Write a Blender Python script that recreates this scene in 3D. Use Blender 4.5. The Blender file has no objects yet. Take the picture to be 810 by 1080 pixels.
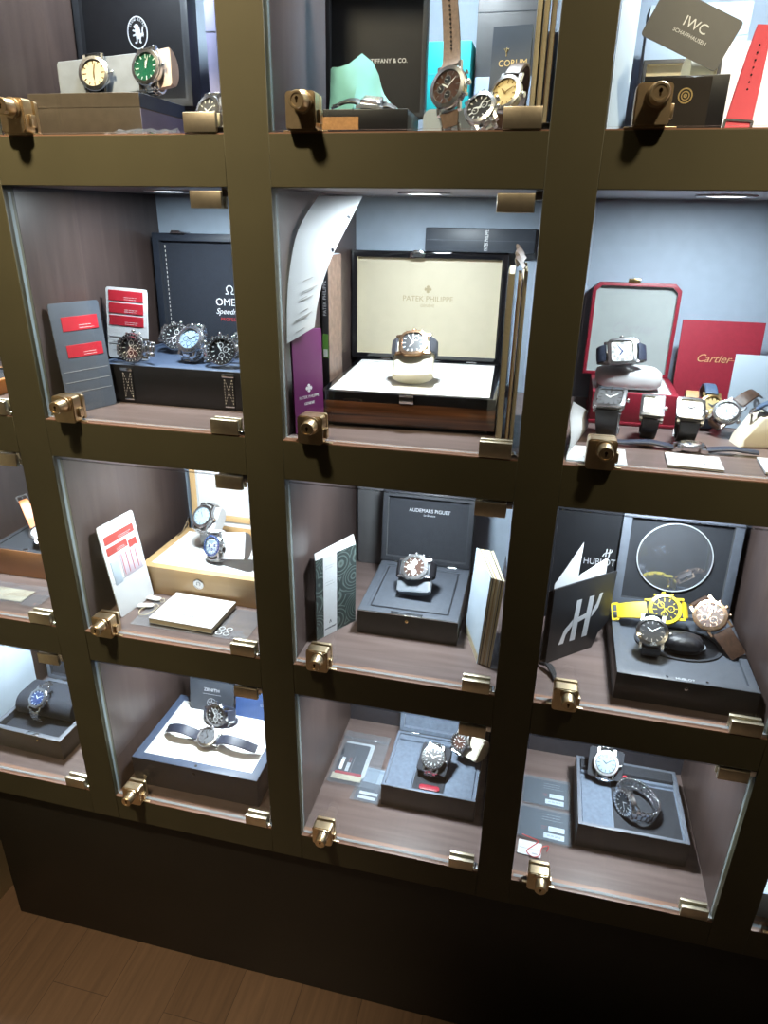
import bpy, bmesh, math, random
from math import sin, cos, pi, radians, sqrt, atan2
from mathutils import Vector, Matrix

random.seed(7)
S = bpy.context.scene
COL = S.collection
H = 1.05                      # height of the camera-fit datum above the floor (m)

# ------------------------------------------------------------------ materials
MATS = {}

def new_mat(name):
    m = bpy.data.materials.new(name)
    m.use_nodes = True
    nt = m.node_tree
    for n in list(nt.nodes):
        nt.nodes.remove(n)
    out = nt.nodes.new('ShaderNodeOutputMaterial')
    return m, nt, out

def pmat(name, col, rough=.5, metal=0., var=.12, scale=60., bump=0., bscale=400., spec=.5,
         sheen=0., coat=0., alpha=1., trans=0.):
    """Principled material whose colour wanders a little with a noise texture."""
    m, nt, out = new_mat(name)
    b = nt.nodes.new('ShaderNodeBsdfPrincipled')
    nt.links.new(b.outputs[0], out.inputs[0])
    tc = nt.nodes.new('ShaderNodeTexCoord')
    nz = nt.nodes.new('ShaderNodeTexNoise')
    nz.inputs['Scale'].default_value = scale
    nz.inputs['Detail'].default_value = 4
    nt.links.new(tc.outputs['Object'], nz.inputs['Vector'])
    rp = nt.nodes.new('ShaderNodeValToRGB')
    a = [max(0, c * (1 - var)) for c in col]
    c2 = [min(1, c * (1 + var)) for c in col]
    rp.color_ramp.elements[0].color = (*a, 1); rp.color_ramp.elements[0].position = .3
    rp.color_ramp.elements[1].color = (*c2, 1); rp.color_ramp.elements[1].position = .7
    nt.links.new(nz.outputs['Fac'], rp.inputs[0])
    nt.links.new(rp.outputs[0], b.inputs['Base Color'])
    b.inputs['Roughness'].default_value = rough
    b.inputs['Metallic'].default_value = metal
    b.inputs['Specular IOR Level'].default_value = spec
    b.inputs['Coat Weight'].default_value = coat
    b.inputs['Coat Roughness'].default_value = .05
    b.inputs['Sheen Weight'].default_value = sheen
    b.inputs['Alpha'].default_value = alpha
    b.inputs['Transmission Weight'].default_value = trans
    if bump:
        n2 = nt.nodes.new('ShaderNodeTexNoise')
        n2.inputs['Scale'].default_value = bscale
        nt.links.new(tc.outputs['Object'], n2.inputs['Vector'])
        bp = nt.nodes.new('ShaderNodeBump')
        bp.inputs['Strength'].default_value = bump
        bp.inputs['Distance'].default_value = .001
        nt.links.new(n2.outputs['Fac'], bp.inputs['Height'])
        nt.links.new(bp.outputs[0], b.inputs['Normal'])
    MATS[name] = m
    return m

def wood(name, c1, c2, rough=.4, axis='x', freq=60., stretch=.06, coat=0., contrast=(.35, .7)):
    """Wood: a noise stretched along one axis so the grain runs that way."""
    m, nt, out = new_mat(name)
    b = nt.nodes.new('ShaderNodeBsdfPrincipled')
    nt.links.new(b.outputs[0], out.inputs[0])
    tc = nt.nodes.new('ShaderNodeTexCoord')
    mp = nt.nodes.new('ShaderNodeMapping')
    sc = [freq, freq, freq]
    sc['xyz'.index(axis)] = freq * stretch
    mp.inputs['Scale'].default_value = sc
    nt.links.new(tc.outputs['Object'], mp.inputs['Vector'])
    nz = nt.nodes.new('ShaderNodeTexNoise')
    nz.inputs['Scale'].default_value = 1.0
    nz.inputs['Detail'].default_value = 7
    nz.inputs['Distortion'].default_value = .4
    nt.links.new(mp.outputs[0], nz.inputs['Vector'])
    rp = nt.nodes.new('ShaderNodeValToRGB')
    rp.color_ramp.elements[0].color = (*c1, 1); rp.color_ramp.elements[0].position = contrast[0]
    rp.color_ramp.elements[1].color = (*c2, 1); rp.color_ramp.elements[1].position = contrast[1]
    nt.links.new(nz.outputs['Fac'], rp.inputs[0])
    nt.links.new(rp.outputs[0], b.inputs['Base Color'])
    b.inputs['Roughness'].default_value = rough
    b.inputs['Coat Weight'].default_value = coat
    b.inputs['Coat Roughness'].default_value = .06
    MATS[name] = m
    return m

def glassy(name, tint=(1, 1, 1), ior=1.5, haze=0., haze_col=(.8, .9, 1.), rough=0., gain=1.):
    """Thin clear sheet: passes light straight through, mirrors by Fresnel, optional faint diffuse haze."""
    m, nt, out = new_mat(name)
    geo = nt.nodes.new('ShaderNodeNewGeometry')
    io = nt.nodes.new('ShaderNodeMix'); io.data_type = 'FLOAT'
    io.inputs[2].default_value = ior; io.inputs[3].default_value = 1 / ior
    nt.links.new(geo.outputs['Backfacing'], io.inputs[0])
    fr = nt.nodes.new('ShaderNodeFresnel')
    nt.links.new(io.outputs[0], fr.inputs['IOR'])
    gn = nt.nodes.new('ShaderNodeMath'); gn.operation = 'MULTIPLY'; gn.use_clamp = True
    gn.inputs[1].default_value = gain
    nt.links.new(fr.outputs[0], gn.inputs[0])
    tr = nt.nodes.new('ShaderNodeBsdfTransparent'); tr.inputs[0].default_value = (*tint, 1)
    gl = nt.nodes.new('ShaderNodeBsdfGlossy'); gl.inputs['Roughness'].default_value = rough
    gl.inputs[0].default_value = (1, 1, 1, 1)
    base = tr.outputs[0]
    if haze:
        df = nt.nodes.new('ShaderNodeBsdfDiffuse'); df.inputs[0].default_value = (*haze_col, 1)
        mh = nt.nodes.new('ShaderNodeMixShader'); mh.inputs[0].default_value = haze
        nt.links.new(tr.outputs[0], mh.inputs[1]); nt.links.new(df.outputs[0], mh.inputs[2])
        base = mh.outputs[0]
    mx = nt.nodes.new('ShaderNodeMixShader')
    nt.links.new(gn.outputs[0], mx.inputs[0])
    nt.links.new(base, mx.inputs[1]); nt.links.new(gl.outputs[0], mx.inputs[2])
    nt.links.new(mx.outputs[0], out.inputs[0])
    MATS[name] = m
    return m

def emit(name, col, strength):
    m, nt, out = new_mat(name)
    e = nt.nodes.new('ShaderNodeEmission')
    e.inputs[0].default_value = (*col, 1); e.inputs[1].default_value = strength
    nt.links.new(e.outputs[0], out.inputs[0])
    MATS[name] = m
    return m

def ringmat(name, c1, c2, scale=60., rough=.5):
    """Engraved medallion pattern: wandering concentric rings."""
    m, nt, out = new_mat(name)
    b = nt.nodes.new('ShaderNodeBsdfPrincipled'); nt.links.new(b.outputs[0], out.inputs[0])
    tc = nt.nodes.new('ShaderNodeTexCoord')
    vo = nt.nodes.new('ShaderNodeTexVoronoi'); vo.inputs['Scale'].default_value = 24
    nt.links.new(tc.outputs['Object'], vo.inputs['Vector'])
    wv = nt.nodes.new('ShaderNodeMath'); wv.operation = 'MULTIPLY'; wv.inputs[1].default_value = scale
    nt.links.new(vo.outputs['Distance'], wv.inputs[0])
    sn = nt.nodes.new('ShaderNodeMath'); sn.operation = 'SINE'
    nt.links.new(wv.outputs[0], sn.inputs[0])
    rp = nt.nodes.new('ShaderNodeValToRGB')
    rp.color_ramp.elements[0].color = (*c1, 1); rp.color_ramp.elements[0].position = .3
    rp.color_ramp.elements[1].color = (*c2, 1); rp.color_ramp.elements[1].position = .9
    nt.links.new(sn.outputs[0], rp.inputs[0])
    nt.links.new(rp.outputs[0], b.inputs['Base Color'])
    b.inputs['Roughness'].default_value = rough
    MATS[name] = m
    return m

def plankmat(name):
    m, nt, out = new_mat(name)
    b = nt.nodes.new('ShaderNodeBsdfPrincipled'); nt.links.new(b.outputs[0], out.inputs[0])
    tc = nt.nodes.new('ShaderNodeTexCoord')
    mp = nt.nodes.new('ShaderNodeMapping'); mp.inputs['Rotation'].default_value = (0, 0, pi / 2)
    mp.inputs['Location'].default_value = (.3, .015, 0)
    nt.links.new(tc.outputs['Object'], mp.inputs['Vector'])
    br = nt.nodes.new('ShaderNodeTexBrick')
    br.inputs['Scale'].default_value = 1.
    br.inputs['Brick Width'].default_value = .62
    br.inputs['Row Height'].default_value = .112
    br.inputs['Mortar Size'].default_value = .0007
    br.offset = .37; br.offset_frequency = 2
    br.inputs['Color1'].default_value = (.21, .13, .08, 1)
    br.inputs['Color2'].default_value = (.165, .10, .06, 1)
    br.inputs['Mortar'].default_value = (.09, .055, .035, 1)
    nt.links.new(mp.outputs[0], br.inputs['Vector'])
    m2 = nt.nodes.new('ShaderNodeMapping'); m2.inputs['Scale'].default_value = (110, 5, 1)
    nt.links.new(tc.outputs['Object'], m2.inputs['Vector'])
    nz = nt.nodes.new('ShaderNodeTexNoise'); nz.inputs['Scale'].default_value = 1; nz.inputs['Detail'].default_value = 7
    nz.inputs['Distortion'].default_value = .6
    nt.links.new(m2.outputs[0], nz.inputs['Vector'])
    rp = nt.nodes.new('ShaderNodeValToRGB')
    rp.color_ramp.elements[0].color = (.7, .7, .7, 1); rp.color_ramp.elements[0].position = .3
    rp.color_ramp.elements[1].color = (1.15, 1.12, 1.1, 1); rp.color_ramp.elements[1].position = .75
    nt.links.new(nz.outputs['Fac'], rp.inputs[0])
    mx = nt.nodes.new('ShaderNodeMix'); mx.data_type = 'RGBA'; mx.blend_type = 'MULTIPLY'
    mx.inputs[0].default_value = .8
    nt.links.new(br.outputs['Color'], mx.inputs[6]); nt.links.new(rp.outputs[0], mx.inputs[7])
    nt.links.new(mx.outputs[2], b.inputs['Base Color'])
    b.inputs['Roughness'].default_value = .45
    MATS[name] = m
    return m

# ------------------------------------------------------------------ mesh builder (millimetres in, metres out)
def MX(loc=(0, 0, 0), x=None, y=None, z=None):
    """Matrix from an origin and three axes (mm)."""
    x = Vector(x or (1, 0, 0)); y = Vector(y or (0, 1, 0)); z = Vector(z or (0, 0, 1))
    m = Matrix(((x.x, y.x, z.x, loc[0]), (x.y, y.y, z.y, loc[1]), (x.z, y.z, z.z, loc[2]), (0, 0, 0, 1)))
    return m

def frame(loc, normal, up):
    """Matrix whose Z is NORMAL and whose Y is UP made square to it."""
    z = Vector(normal).normalized()
    y = Vector(up); y = (y - z * y.dot(z)).normalized()
    return MX(loc, y.cross(z), y, z)

def RZ(deg, loc=(0, 0, 0)):
    return Matrix.Translation(Vector(loc)) @ Matrix.Rotation(radians(deg), 4, 'Z')

class MB:
    def __init__(s, M=None):
        s.bm = bmesh.new(); s.mats = []; s.M = M or Matrix.Identity(4)

    def mi(s, mat):
        mat = MATS[mat] if isinstance(mat, str) else mat
        if mat not in s.mats:
            s.mats.append(mat)
        return s.mats.index(mat)

    def faces(s, vs, fs, mat, M=None):
        M = s.M @ (M or Matrix.Identity(4))
        bv = [s.bm.verts.new(M @ Vector(v)) for v in vs]
        i = s.mi(mat) if not isinstance(mat, (list, tuple)) else None
        for k, f in enumerate(fs):
            try:
                fc = s.bm.faces.new([bv[j] for j in f])
                fc.material_index = i if i is not None else s.mi(mat[k])
            except ValueError:
                pass
        return s

    def absorb(s, t, mat, M=None):
        t.verts.ensure_lookup_table(); t.verts.index_update()
        s.faces([v.co.copy() for v in t.verts], [[v.index for v in f.verts] for f in t.faces], mat, M)
        t.free()

    def box(s, a, b, mat, bev=0., M=None, seg=2):
        x0, y0, z0 = a; x1, y1, z1 = b
        t = bmesh.new()
        vs = [t.verts.new(p) for p in ((x0, y0, z0), (x1, y0, z0), (x1, y1, z0), (x0, y1, z0), (x0, y0, z1), (x1, y0, z1), (x1, y1, z1), (x0, y1, z1))]
        for f in ((3, 2, 1, 0), (4, 5, 6, 7), (0, 1, 5, 4), (1, 2, 6, 5), (2, 3, 7, 6), (3, 0, 4, 7)):
            t.faces.new([vs[i] for i in f])
        if bev:
            bmesh.ops.bevel(t, geom=list(t.edges), offset=bev, segments=seg, profile=.5, affect='EDGES')
        s.absorb(t, mat, M)
        return s

    def prism(s, poly, z0, z1, mat, bev=0., M=None, shear=(0, 0), seg=2):
        """Outline in x,y (counter-clockwise) extruded from z0 to z1; the top may be shifted by SHEAR."""
        t = bmesh.new(); n = len(poly)
        lo = [t.verts.new((p[0], p[1], z0)) for p in poly]
        hi = [t.verts.new((p[0] + shear[0], p[1] + shear[1], z1)) for p in poly]
        t.faces.new(lo[::-1]); t.faces.new(hi)
        for i in range(n):
            t.faces.new((lo[i], lo[(i + 1) % n], hi[(i + 1) % n], hi[i]))
        if bev:
            es = [e for e in t.edges if len({v in lo for v in e.verts}) == 1]
            bmesh.ops.bevel(t, geom=es, offset=bev, segments=seg, profile=.5, affect='EDGES')
        s.absorb(t, mat, M)
        return s

    def band(s, outer, inner, z0, z1, mat, M=None, ztop_in=None):
        """Closed ring between two outlines with the same number of points."""
        n = len(outer); zi = z1 if ztop_in is None else ztop_in
        vs = [(*p, z0) for p in outer] + [(*p, z1) for p in outer] + [(*p, z0) for p in inner] + [(*p, zi) for p in inner]
        fs = []
        for i in range(n):
            j = (i + 1) % n
            fs += [(i, j, n + j, n + i), (n + i, n + j, 3 * n + j, 3 * n + i), (3 * n + i, 3 * n + j, 2 * n + j, 2 * n + i), (2 * n + i, 2 * n + j, j, i)]
        return s.faces(vs, fs, mat, M)

    def lathe(s, prof, mat, n=32, M=None, sx=1., sy=1.):
        """Profile of (radius, z) turned round z; a zero radius closes the end."""
        vs = []; idx = []
        for r, z in prof:
            if r <= 1e-6:
                idx.append([len(vs)]); vs.append((0, 0, z))
            else:
                idx.append(list(range(len(vs), len(vs) + n)))
                vs += [(r * cos(2 * pi * k / n) * sx, r * sin(2 * pi * k / n) * sy, z) for k in range(n)]
        fs = []
        for a, b in zip(idx, idx[1:]):
            for k in range(n):
                j = (k + 1) % n
                if len(a) == 1 and len(b) == 1: continue
                if len(a) == 1: fs.append((a[0], b[j], b[k]))
                elif len(b) == 1: fs.append((a[k], a[j], b[0]))
                else: fs.append((a[k], a[j], b[j], b[k]))
        return s.faces(vs, fs, mat, M)

    def tube(s, pts, r, mat, n=8, closed=False, M=None, flat=1.):
        pts = [Vector(p) for p in pts]; m = len(pts); vs = []; fs = []
        up = Vector((0, 0, 1)); prev = None
        for i, p in enumerate(pts):
            a = pts[(i - 1) % m] if (i or closed) else p
            b = pts[(i + 1) % m] if (i < m - 1 or closed) else p
            t = (b - a).normalized()
            if prev is None:
                u = t.cross(up)
                if u.length < .1: u = t.cross(Vector((1, 0, 0)))
            else:
                u = prev - t * prev.dot(t)
            u.normalize(); prev = u; w = t.cross(u)
            rr = r[i] if isinstance(r, (list, tuple)) else r
            vs += [p + (u * cos(2 * pi * k / n) + w * sin(2 * pi * k / n) * flat) * rr for k in range(n)]
        for i in range(m if closed else m - 1):
            i2 = (i + 1) % m
            for k in range(n):
                j = (k + 1) % n
                fs.append((i * n + k, i2 * n + k, i2 * n + j, i * n + j))
        if not closed:
            fs += [tuple(range(n)), tuple((m - 1) * n + k for k in range(n - 1, -1, -1))]
        return s.faces(vs, fs, mat, M)

    def strip(s, path, width, thick, mat, M=None, mat_in=None, crown=.0):
        """Flat band along PATH of (y,z) points, WIDTH along x (a number or a function of 0..1), with real thickness."""
        n = len(path); vs = []; fs = []; ms = []
        for i, (y, z) in enumerate(path):
            a = path[max(0, i - 1)]; b = path[min(n - 1, i + 1)]
            ty, tz = b[0] - a[0], b[1] - a[1]; L = sqrt(ty * ty + tz * tz) or 1
            ny, nz = -tz / L, ty / L
            w = (width(i / (n - 1)) if callable(width) else width) / 2
            h = thick / 2; e = min(h * .9, .8)
            for x, o in ((-w, -h), (-w, h - e), (-w + e, h), (0, h + crown), (w - e, h), (w, h - e), (w, -h), (0, -h)):
                vs.append((x, y + ny * o, z + nz * o))
        q = 8
        for i in range(n - 1):
            for k in range(q):
                j = (k + 1) % q
                fs.append((i * q + k, i * q + j, (i + 1) * q + j, (i + 1) * q + k))
                ms.append(mat_in if (mat_in and k in (6, 7)) else mat)
        fs += [tuple(range(q - 1, -1, -1)), tuple((n - 1) * q + k for k in range(q))]; ms += [mat, mat]
        return s.faces(vs, fs, ms, M)

    def sheet(s, rows, mat, thick=.3, M=None):
        """Grid of points (rows of equal length) as a thin solid sheet."""
        R = len(rows); C = len(rows[0]); P = [[Vector(p) for p in r] for r in rows]
        N = []
        for i in range(R):
            for j in range(C):
                du = P[min(i + 1, R - 1)][j] - P[max(i - 1, 0)][j]; dv = P[i][min(j + 1, C - 1)] - P[i][max(j - 1, 0)]
                nn = du.cross(dv); N.append(nn.normalized() if nn.length > 1e-9 else Vector((0, 0, 1)))
        vs = [P[i][j] + N[i * C + j] * thick / 2 for i in range(R) for j in range(C)] + [P[i][j] - N[i * C + j] * thick / 2 for i in range(R) for j in range(C)]
        o = R * C; fs = []
        for i in range(R - 1):
            for j in range(C - 1):
                a, b, c, d = i * C + j, i * C + j + 1, (i + 1) * C + j + 1, (i + 1) * C + j
                fs += [(a, d, c, b), (o + a, o + b, o + c, o + d)]
        bd = [j for j in range(C)] + [i * C + C - 1 for i in range(1, R)] + [(R - 1) * C + j for j in range(C - 2, -1, -1)] + [i * C for i in range(R - 2, 0, -1)]
        for a, b in zip(bd, bd[1:] + bd[:1]):
            fs.append((a, b, o + b, o + a))
        return s.faces(vs, fs, mat, M)

    def build(s, name, parent=None, smooth=True, label=None, sub=0):
        me = bpy.data.meshes.new(name)
        bmesh.ops.recalc_face_normals(s.bm, faces=list(s.bm.faces))
        bmesh.ops.scale(s.bm, vec=(.001, .001, .001), verts=list(s.bm.verts))
        s.bm.to_mesh(me); s.bm.free()
        for m in s.mats: me.materials.append(m)
        if smooth:
            me.shade_smooth(); me.set_sharp_from_angle(angle=radians(38))
        o = bpy.data.objects.new(name, me); COL.objects.link(o)
        if parent: o.parent = parent
        if label: o['label'] = label
        if sub:
            sm = o.modifiers.new('sub', 'SUBSURF'); sm.levels = sub; sm.render_levels = sub
        return o

def circ(r, n=32, sx=1., sy=1., a0=0.):
    return [(r * sx * cos(a0 + 2 * pi * k / n), r * sy * sin(a0 + 2 * pi * k / n)) for k in range(n)]

def rrect(w, h, r, n=4, cx=0, cy=0):
    p = []
    for (sx, sy, a) in ((1, 1, 0), (-1, 1, pi / 2), (-1, -1, pi), (1, -1, 1.5 * pi)):
        for k in range(n + 1):
            t = a + k * pi / 2 / n
            p.append((cx + sx * (w / 2 - r) + r * cos(t), cy + sy * (h / 2 - r) + r * sin(t)))
    return p

CX = {'A': -660, 'B': -330, 'C': 0, 'D': 330, 'E': 660}
CZ = {0: 327, 1: 0, 2: -327, 3: -655}
def cell(c, x=0, y=0, z=0):
    """World position (mm) of a point given inside the pigeonhole C ('B2': column letter, row number)."""
    return Vector((CX[c[0]] + x, y, CZ[int(c[1])] + z + H * 1000))

REG = []
def root(name, label, cat, c, pos=(0, 0, 0), R=None, group=None):
    e = bpy.data.objects.new(name, None); COL.objects.link(e)
    e.empty_display_size = .01
    p = cell(c, *pos) / 1000
    M = (R.copy() if R else Matrix.Identity(4)); M.translation = p
    e.matrix_world = M
    e['label'] = label; e['category'] = cat
    REG.append((e, c))
    if group: e['group'] = group
    return e

def tag(o, label, cat, group=None):
    o['label'] = label; o['category'] = cat
    if group: o['group'] = group
    return o

def text(body, size, mat, parent, M, name='lettering', shear=0., align='CENTER', depth=.15, spacing=1., sx=1.):
    """Lettering as a real mesh: SIZE in mm, laid in the x,y plane of M (mm, in the parent's space)."""
    cu = bpy.data.curves.new('t', 'FONT')
    cu.body = body; cu.size = size; cu.align_x = align; cu.align_y = 'CENTER'; cu.shear = shear
    cu.extrude = depth; cu.space_character = spacing; cu.resolution_u = 3
    o = bpy.data.objects.new('t', cu); COL.objects.link(o)
    me = bpy.data.meshes.new_from_object(o)
    bpy.data.objects.remove(o); bpy.data.curves.remove(cu)
    me.name = name
    me.transform(Matrix.Diagonal((.001, .001, .001, 1)) @ M @ Matrix.Diagonal((sx, 1, 1, 1)))
    me.materials.clear(); me.materials.append(MATS[mat])
    t = bpy.data.objects.new(name, me); COL.objects.link(t); t.parent = parent
    return t
# ------------------------------------------------------------------ the materials of the place
pmat('lacquer', (.070, .064, .036), .46, var=.06, scale=14, spec=.35)
pmat('plinth_black', (.014, .0125, .010), .5, var=.1, scale=10)
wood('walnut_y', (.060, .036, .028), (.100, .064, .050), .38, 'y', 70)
wood('walnut_x', (.125, .090, .082), (.185, .138, .128), .32, 'x', 70)  # cool sheen of the lit shelves is mixed into this wood colour
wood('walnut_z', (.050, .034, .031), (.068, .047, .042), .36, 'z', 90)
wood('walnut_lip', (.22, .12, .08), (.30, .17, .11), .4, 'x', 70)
pmat('pale_back', (.38, .46, .56), .55, var=.04)
pmat('dark_back', (.030, .030, .038), .5, var=.1)
pmat('tan_wall', (.46, .36, .22), .55, var=.08, scale=9)
pmat('room_dark', (.14, .10, .07), .8, var=.1, scale=3)
pmat('room_ceiling', (.30, .26, .21), .9, var=.05, scale=3)
plankmat('floor_planks')
glassy('door_glass', (.97, .985, .98), 1.5)
pmat('glass_edge', (.34, .42, .46), .12, var=.02, alpha=.55, spec=.8)
glassy('crystal', (1, 1, 1), 1.5)
glassy('clear_film', (.97, .985, 1.), 1.5, haze=.055, haze_col=(.75, .84, .95), rough=.05, gain=2.)
glassy('clear_card', (.95, .98, 1.), 1.5, haze=.05, haze_col=(.7, .82, .95), rough=.08, gain=1.2)
pmat('brass', (.74, .58, .37), .34, 1., .1, 90)
pmat('brass_dark', (.12, .07, .03), .4, 1.)
pmat('hinge_metal', (.72, .64, .49), .40, 1., .06, 120)
pmat('chrome', (.82, .83, .85), .12, 1., .03)
pmat('steel', (.74, .75, .77), .20, 1., .06, 300)
pmat('steel_brushed', (.56, .56, .57), .34, 1., .12, 500)
pmat('gold', (.88, .62, .28), .22, 1., .05, 200)
pmat('rose_gold', (.86, .56, .36), .22, 1., .05, 200)
pmat('yellow_ceramic', (.86, .66, .05), .22, 0., .05, spec=.7)
pmat('yellow_rubber', (.72, .52, .03), .45, 0., .05)
pmat('black_ceramic', (.02, .02, .022), .18, 0., .1)
pmat('dial_black', (.012, .013, .016), .3, 0., .1)
pmat('dial_white', (.60, .60, .58), .35, 0., .02)
pmat('dial_cream', (.80, .72, .55), .35, 0., .03)
pmat('dial_gold', (.78, .60, .28), .35, .2, .04)
pmat('dial_green', (.015, .17, .10), .22, .3, .1)
pmat('dial_blue', (.02, .06, .22), .25, .3, .1)
pmat('dial_ice', (.34, .46, .54), .25, .2, .05)
pmat('dial_grey', (.22, .23, .25), .25, .5, .08)
pmat('dial_brown', (.07, .03, .018), .3, .1, .1)
pmat('lume', (.85, .88, .86), .4, 0., .02)
pmat('leather_black', (.012, .012, .015), .42, 0., .3, 260, bump=.35, bscale=900)
pmat('leather_navy', (.025, .032, .055), .42, 0., .25, 260, bump=.35, bscale=900)
pmat('leather_blue', (.06, .10, .17), .42, 0., .2, 260, bump=.35, bscale=900)
pmat('leather_bluegrey', (.055, .058, .072), .48, 0., .2, 260, bump=.35, bscale=900)
pmat('leather_brown', (.055, .026, .014), .45, 0., .35, 260, bump=.4, bscale=900)
pmat('leather_taupe', (.13, .085, .06), .5, 0., .2, 260, bump=.3, bscale=900)
pmat('leather_tan', (.45, .24, .10), .5, 0., .15, 260, bump=.3, bscale=900)
pmat('leather_orange', (.55, .16, .05), .45, 0., .12, 260, bump=.2, bscale=900)
pmat('strap_lining', (.40, .36, .31), .6, 0., .08)
pmat('rubber_coral', (.84, .12, .17), .45, 0., .04)
pmat('rubber_black', (.012, .012, .013), .45, 0., .1)
pmat('hole', (.01, .006, .006), .9, 0., .0)
pmat('stitch', (.68, .64, .58), .7, 0., .05)
pmat('box_black', (.010, .010, .012), .4, 0., .15, 80)
pmat('box_black_gloss', (.008, .008, .01), .06, 0., .05, coat=.6)
pmat('box_brown', (.026, .021, .018), .38, 0., .12, 80)
pmat('box_charcoal', (.032, .035, .042), .5, 0., .1, 120, bump=.15, bscale=1500)
pmat('box_taupe', (.085, .068, .052), .4, 0., .12, 80)
pmat('box_olive', (.024, .022, .017), .38, 0., .12, 80)
pmat('box_navy', (.013, .018, .029), .5, 0., .1, 120, bump=.15, bscale=1500)
pmat('rim_navy', (.055, .08, .135), .5, 0., .08, 120)
pmat('rim_dark', (.075, .085, .105), .5, 0., .08, 120)
pmat('red_soft', (.42, .06, .05), .5, 0., .1)
pmat('paper_lilac', (.55, .48, .55), .7, 0., .04, 30)
pmat('rim_grey', (.11, .125, .155), .55, 0., .08, 120, bump=.1, bscale=1500)
pmat('suede_grey', (.11, .14, .19), .9, 0., .14, 160, sheen=.15, bump=.2, bscale=1800)
pmat('suede_dark', (.020, .023, .030), .9, 0., .14, 160, sheen=.08, bump=.2, bscale=1800)
pmat('suede_navy', (.012, .016, .026), .85, 0., .14, 160, sheen=.05, bump=.2, bscale=1800)
pmat('satin_grey', (.17, .19, .22), .4, 0., .12, 60, sheen=.3)
pmat('white_lining', (.78, .78, .77), .7, 0., .02, sheen=.2)
pmat('white_satin', (.62, .62, .62), .6, 0., .03)
pmat('cream_panel', (.48, .43, .32), .5, 0., .03)
pmat('cream_leather', (.74, .69, .55), .5, 0., .04, 60)
pmat('ivory_wood', (.50, .46, .26), .5, 0., .05, 60)
pmat('beige_leather', (.60, .48, .42), .5, 0., .06, 60)
pmat('grey_silk', (.33, .36, .355), .55, 0., .04)
wood('ebony', (.018, .008, .005), (.16, .066, .030), .12, 'x', 130, .03, .5, (.38, .66))
wood('maple', (.52, .33, .15), (.60, .40, .20), .38, 'x', 40, .08, .1)
wood('cedar', (.40, .17, .065), (.47, .21, .085), .4, 'x', 40, .08, .1)
pmat('red_leather', (.25, .015, .03), .4, 0., .12, 300, bump=.2, bscale=1400)
pmat('red_card', (.26, .014, .03), .5, 0., .06, 200, bump=.1, bscale=1400)
pmat('red_label', (.46, .02, .035), .45, 0., .06)
pmat('paper', (.64, .66, .68), .7, 0., .03, 30)
pmat('paper_blue', (.42, .50, .58), .7, 0., .04, 30)
pmat('paper_cream', (.66, .58, .40), .7, 0., .06, 300)
pmat('paper_tan', (.40, .26, .14), .7, 0., .06, 300)
pmat('purple_card', (.135, .018, .105), .35, 0., .1, 20)
pmat('plum_light', (.26, .12, .24), .35, 0., .1, 20)
pmat('brown_cover', (.16, .10, .075), .45, 0., .35, 110)
pmat('black_card', (.014, .015, .018), .4, 0., .1)
pmat('slate_card', (.040, .048, .062), .45, 0., .08)
pmat('grey_card', (.10, .10, .105), .5, 0., .05)
pmat('grey_sleeve', (.085, .10, .125), .45, 0., .06)
pmat('blue_card', (.035, .075, .20), .45, 0., .1)
pmat('ink', (.10, .11, .13), .7, 0., .02)
pmat('grey_ink', (.32, .33, .34), .6, 0., .02)
pmat('tan_ink', (.30, .25, .15), .6, 0., .02)
pmat('silver_ink', (.72, .74, .78), .35, .4, .02)
pmat('white_ink', (.80, .81, .82), .6, 0., .02)
pmat('red_ink', (.50, .03, .03), .6, 0., .02)
pmat('gold_ink', (.80, .60, .28), .35, .6, .02)
pmat('green_label', (.10, .25, .04), .6, 0., .05)
pmat('teal_box', (.02, .48, .52), .5, 0., .03)
pmat('teal_cloth', (.15, .42, .43), .7, 0., .10, 40, sheen=.4)
ringmat('ornate_green', (.026, .038, .038), (.13, .17, .155), 62)
pmat('mirror', (.40, .43, .49), .05, .85, .0)
pmat('red_string', (.55, .04, .04), .7, 0., .05)
pmat('cord_black', (.015, .015, .018), .5, 0., .2)
pmat('powder_blue', (.42, .52, .68), .5, 0., .04)
pmat('lilac_box', (.22, .22, .36), .5, 0., .06)
pmat('orange_box', (.50, .20, .05), .45, 0., .06)
pmat('puck_rim', (.55, .56, .58), .3, 1., .03)
emit('led_lens', (.90, .96, 1.), 10)
emit('room_lamp', (1., .74, .42), 9)
# ------------------------------------------------------------------ the room
def struct(o):
    o['kind'] = 'structure'; return o

def slab(name, a, b, mat):
    m = MB(); m.box(tuple(v * 1000 for v in a), tuple(v * 1000 for v in b), mat)
    return struct(m.build(name, smooth=False))

slab('floor', (-2.6, -3.2, -.06), (2.6, .45, 0), 'floor_planks')
slab('ceiling', (-2.6, -3.2, 2.42), (2.6, .45, 2.48), 'room_ceiling')
slab('wall_back', (-2.6, -3.26, 0), (2.6, -3.2, 2.42), 'room_dark')
slab('wall_right', (2.6, -3.2, 0), (2.66, .45, 2.42), 'room_dark')
slab('wall_outer', (-2.66, -3.2, 0), (-2.6, .45, 2.42), 'room_dark')
slab('wall_front', (-2.6, .39, 0), (2.6, .45, 2.42), 'room_dark')
slab('wall_left', (-.71, -.59, 0), (-.675, .385, 2.42), 'tan_wall')

# ------------------------------------------------------------------ the display cabinet
cab = bpy.data.objects.new('display_cabinet', None); COL.objects.link(cab)
cab.location = (.15, .0, 0)
tag(cab, 'dark olive lacquered wall cabinet with a grid of lit glass-fronted pigeonholes', 'cabinet')
bpy.context.view_layer.update()
def cabpart(o):
    o.parent = cab; o.matrix_parent_inverse = cab.matrix_world.inverted(); return o

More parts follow.
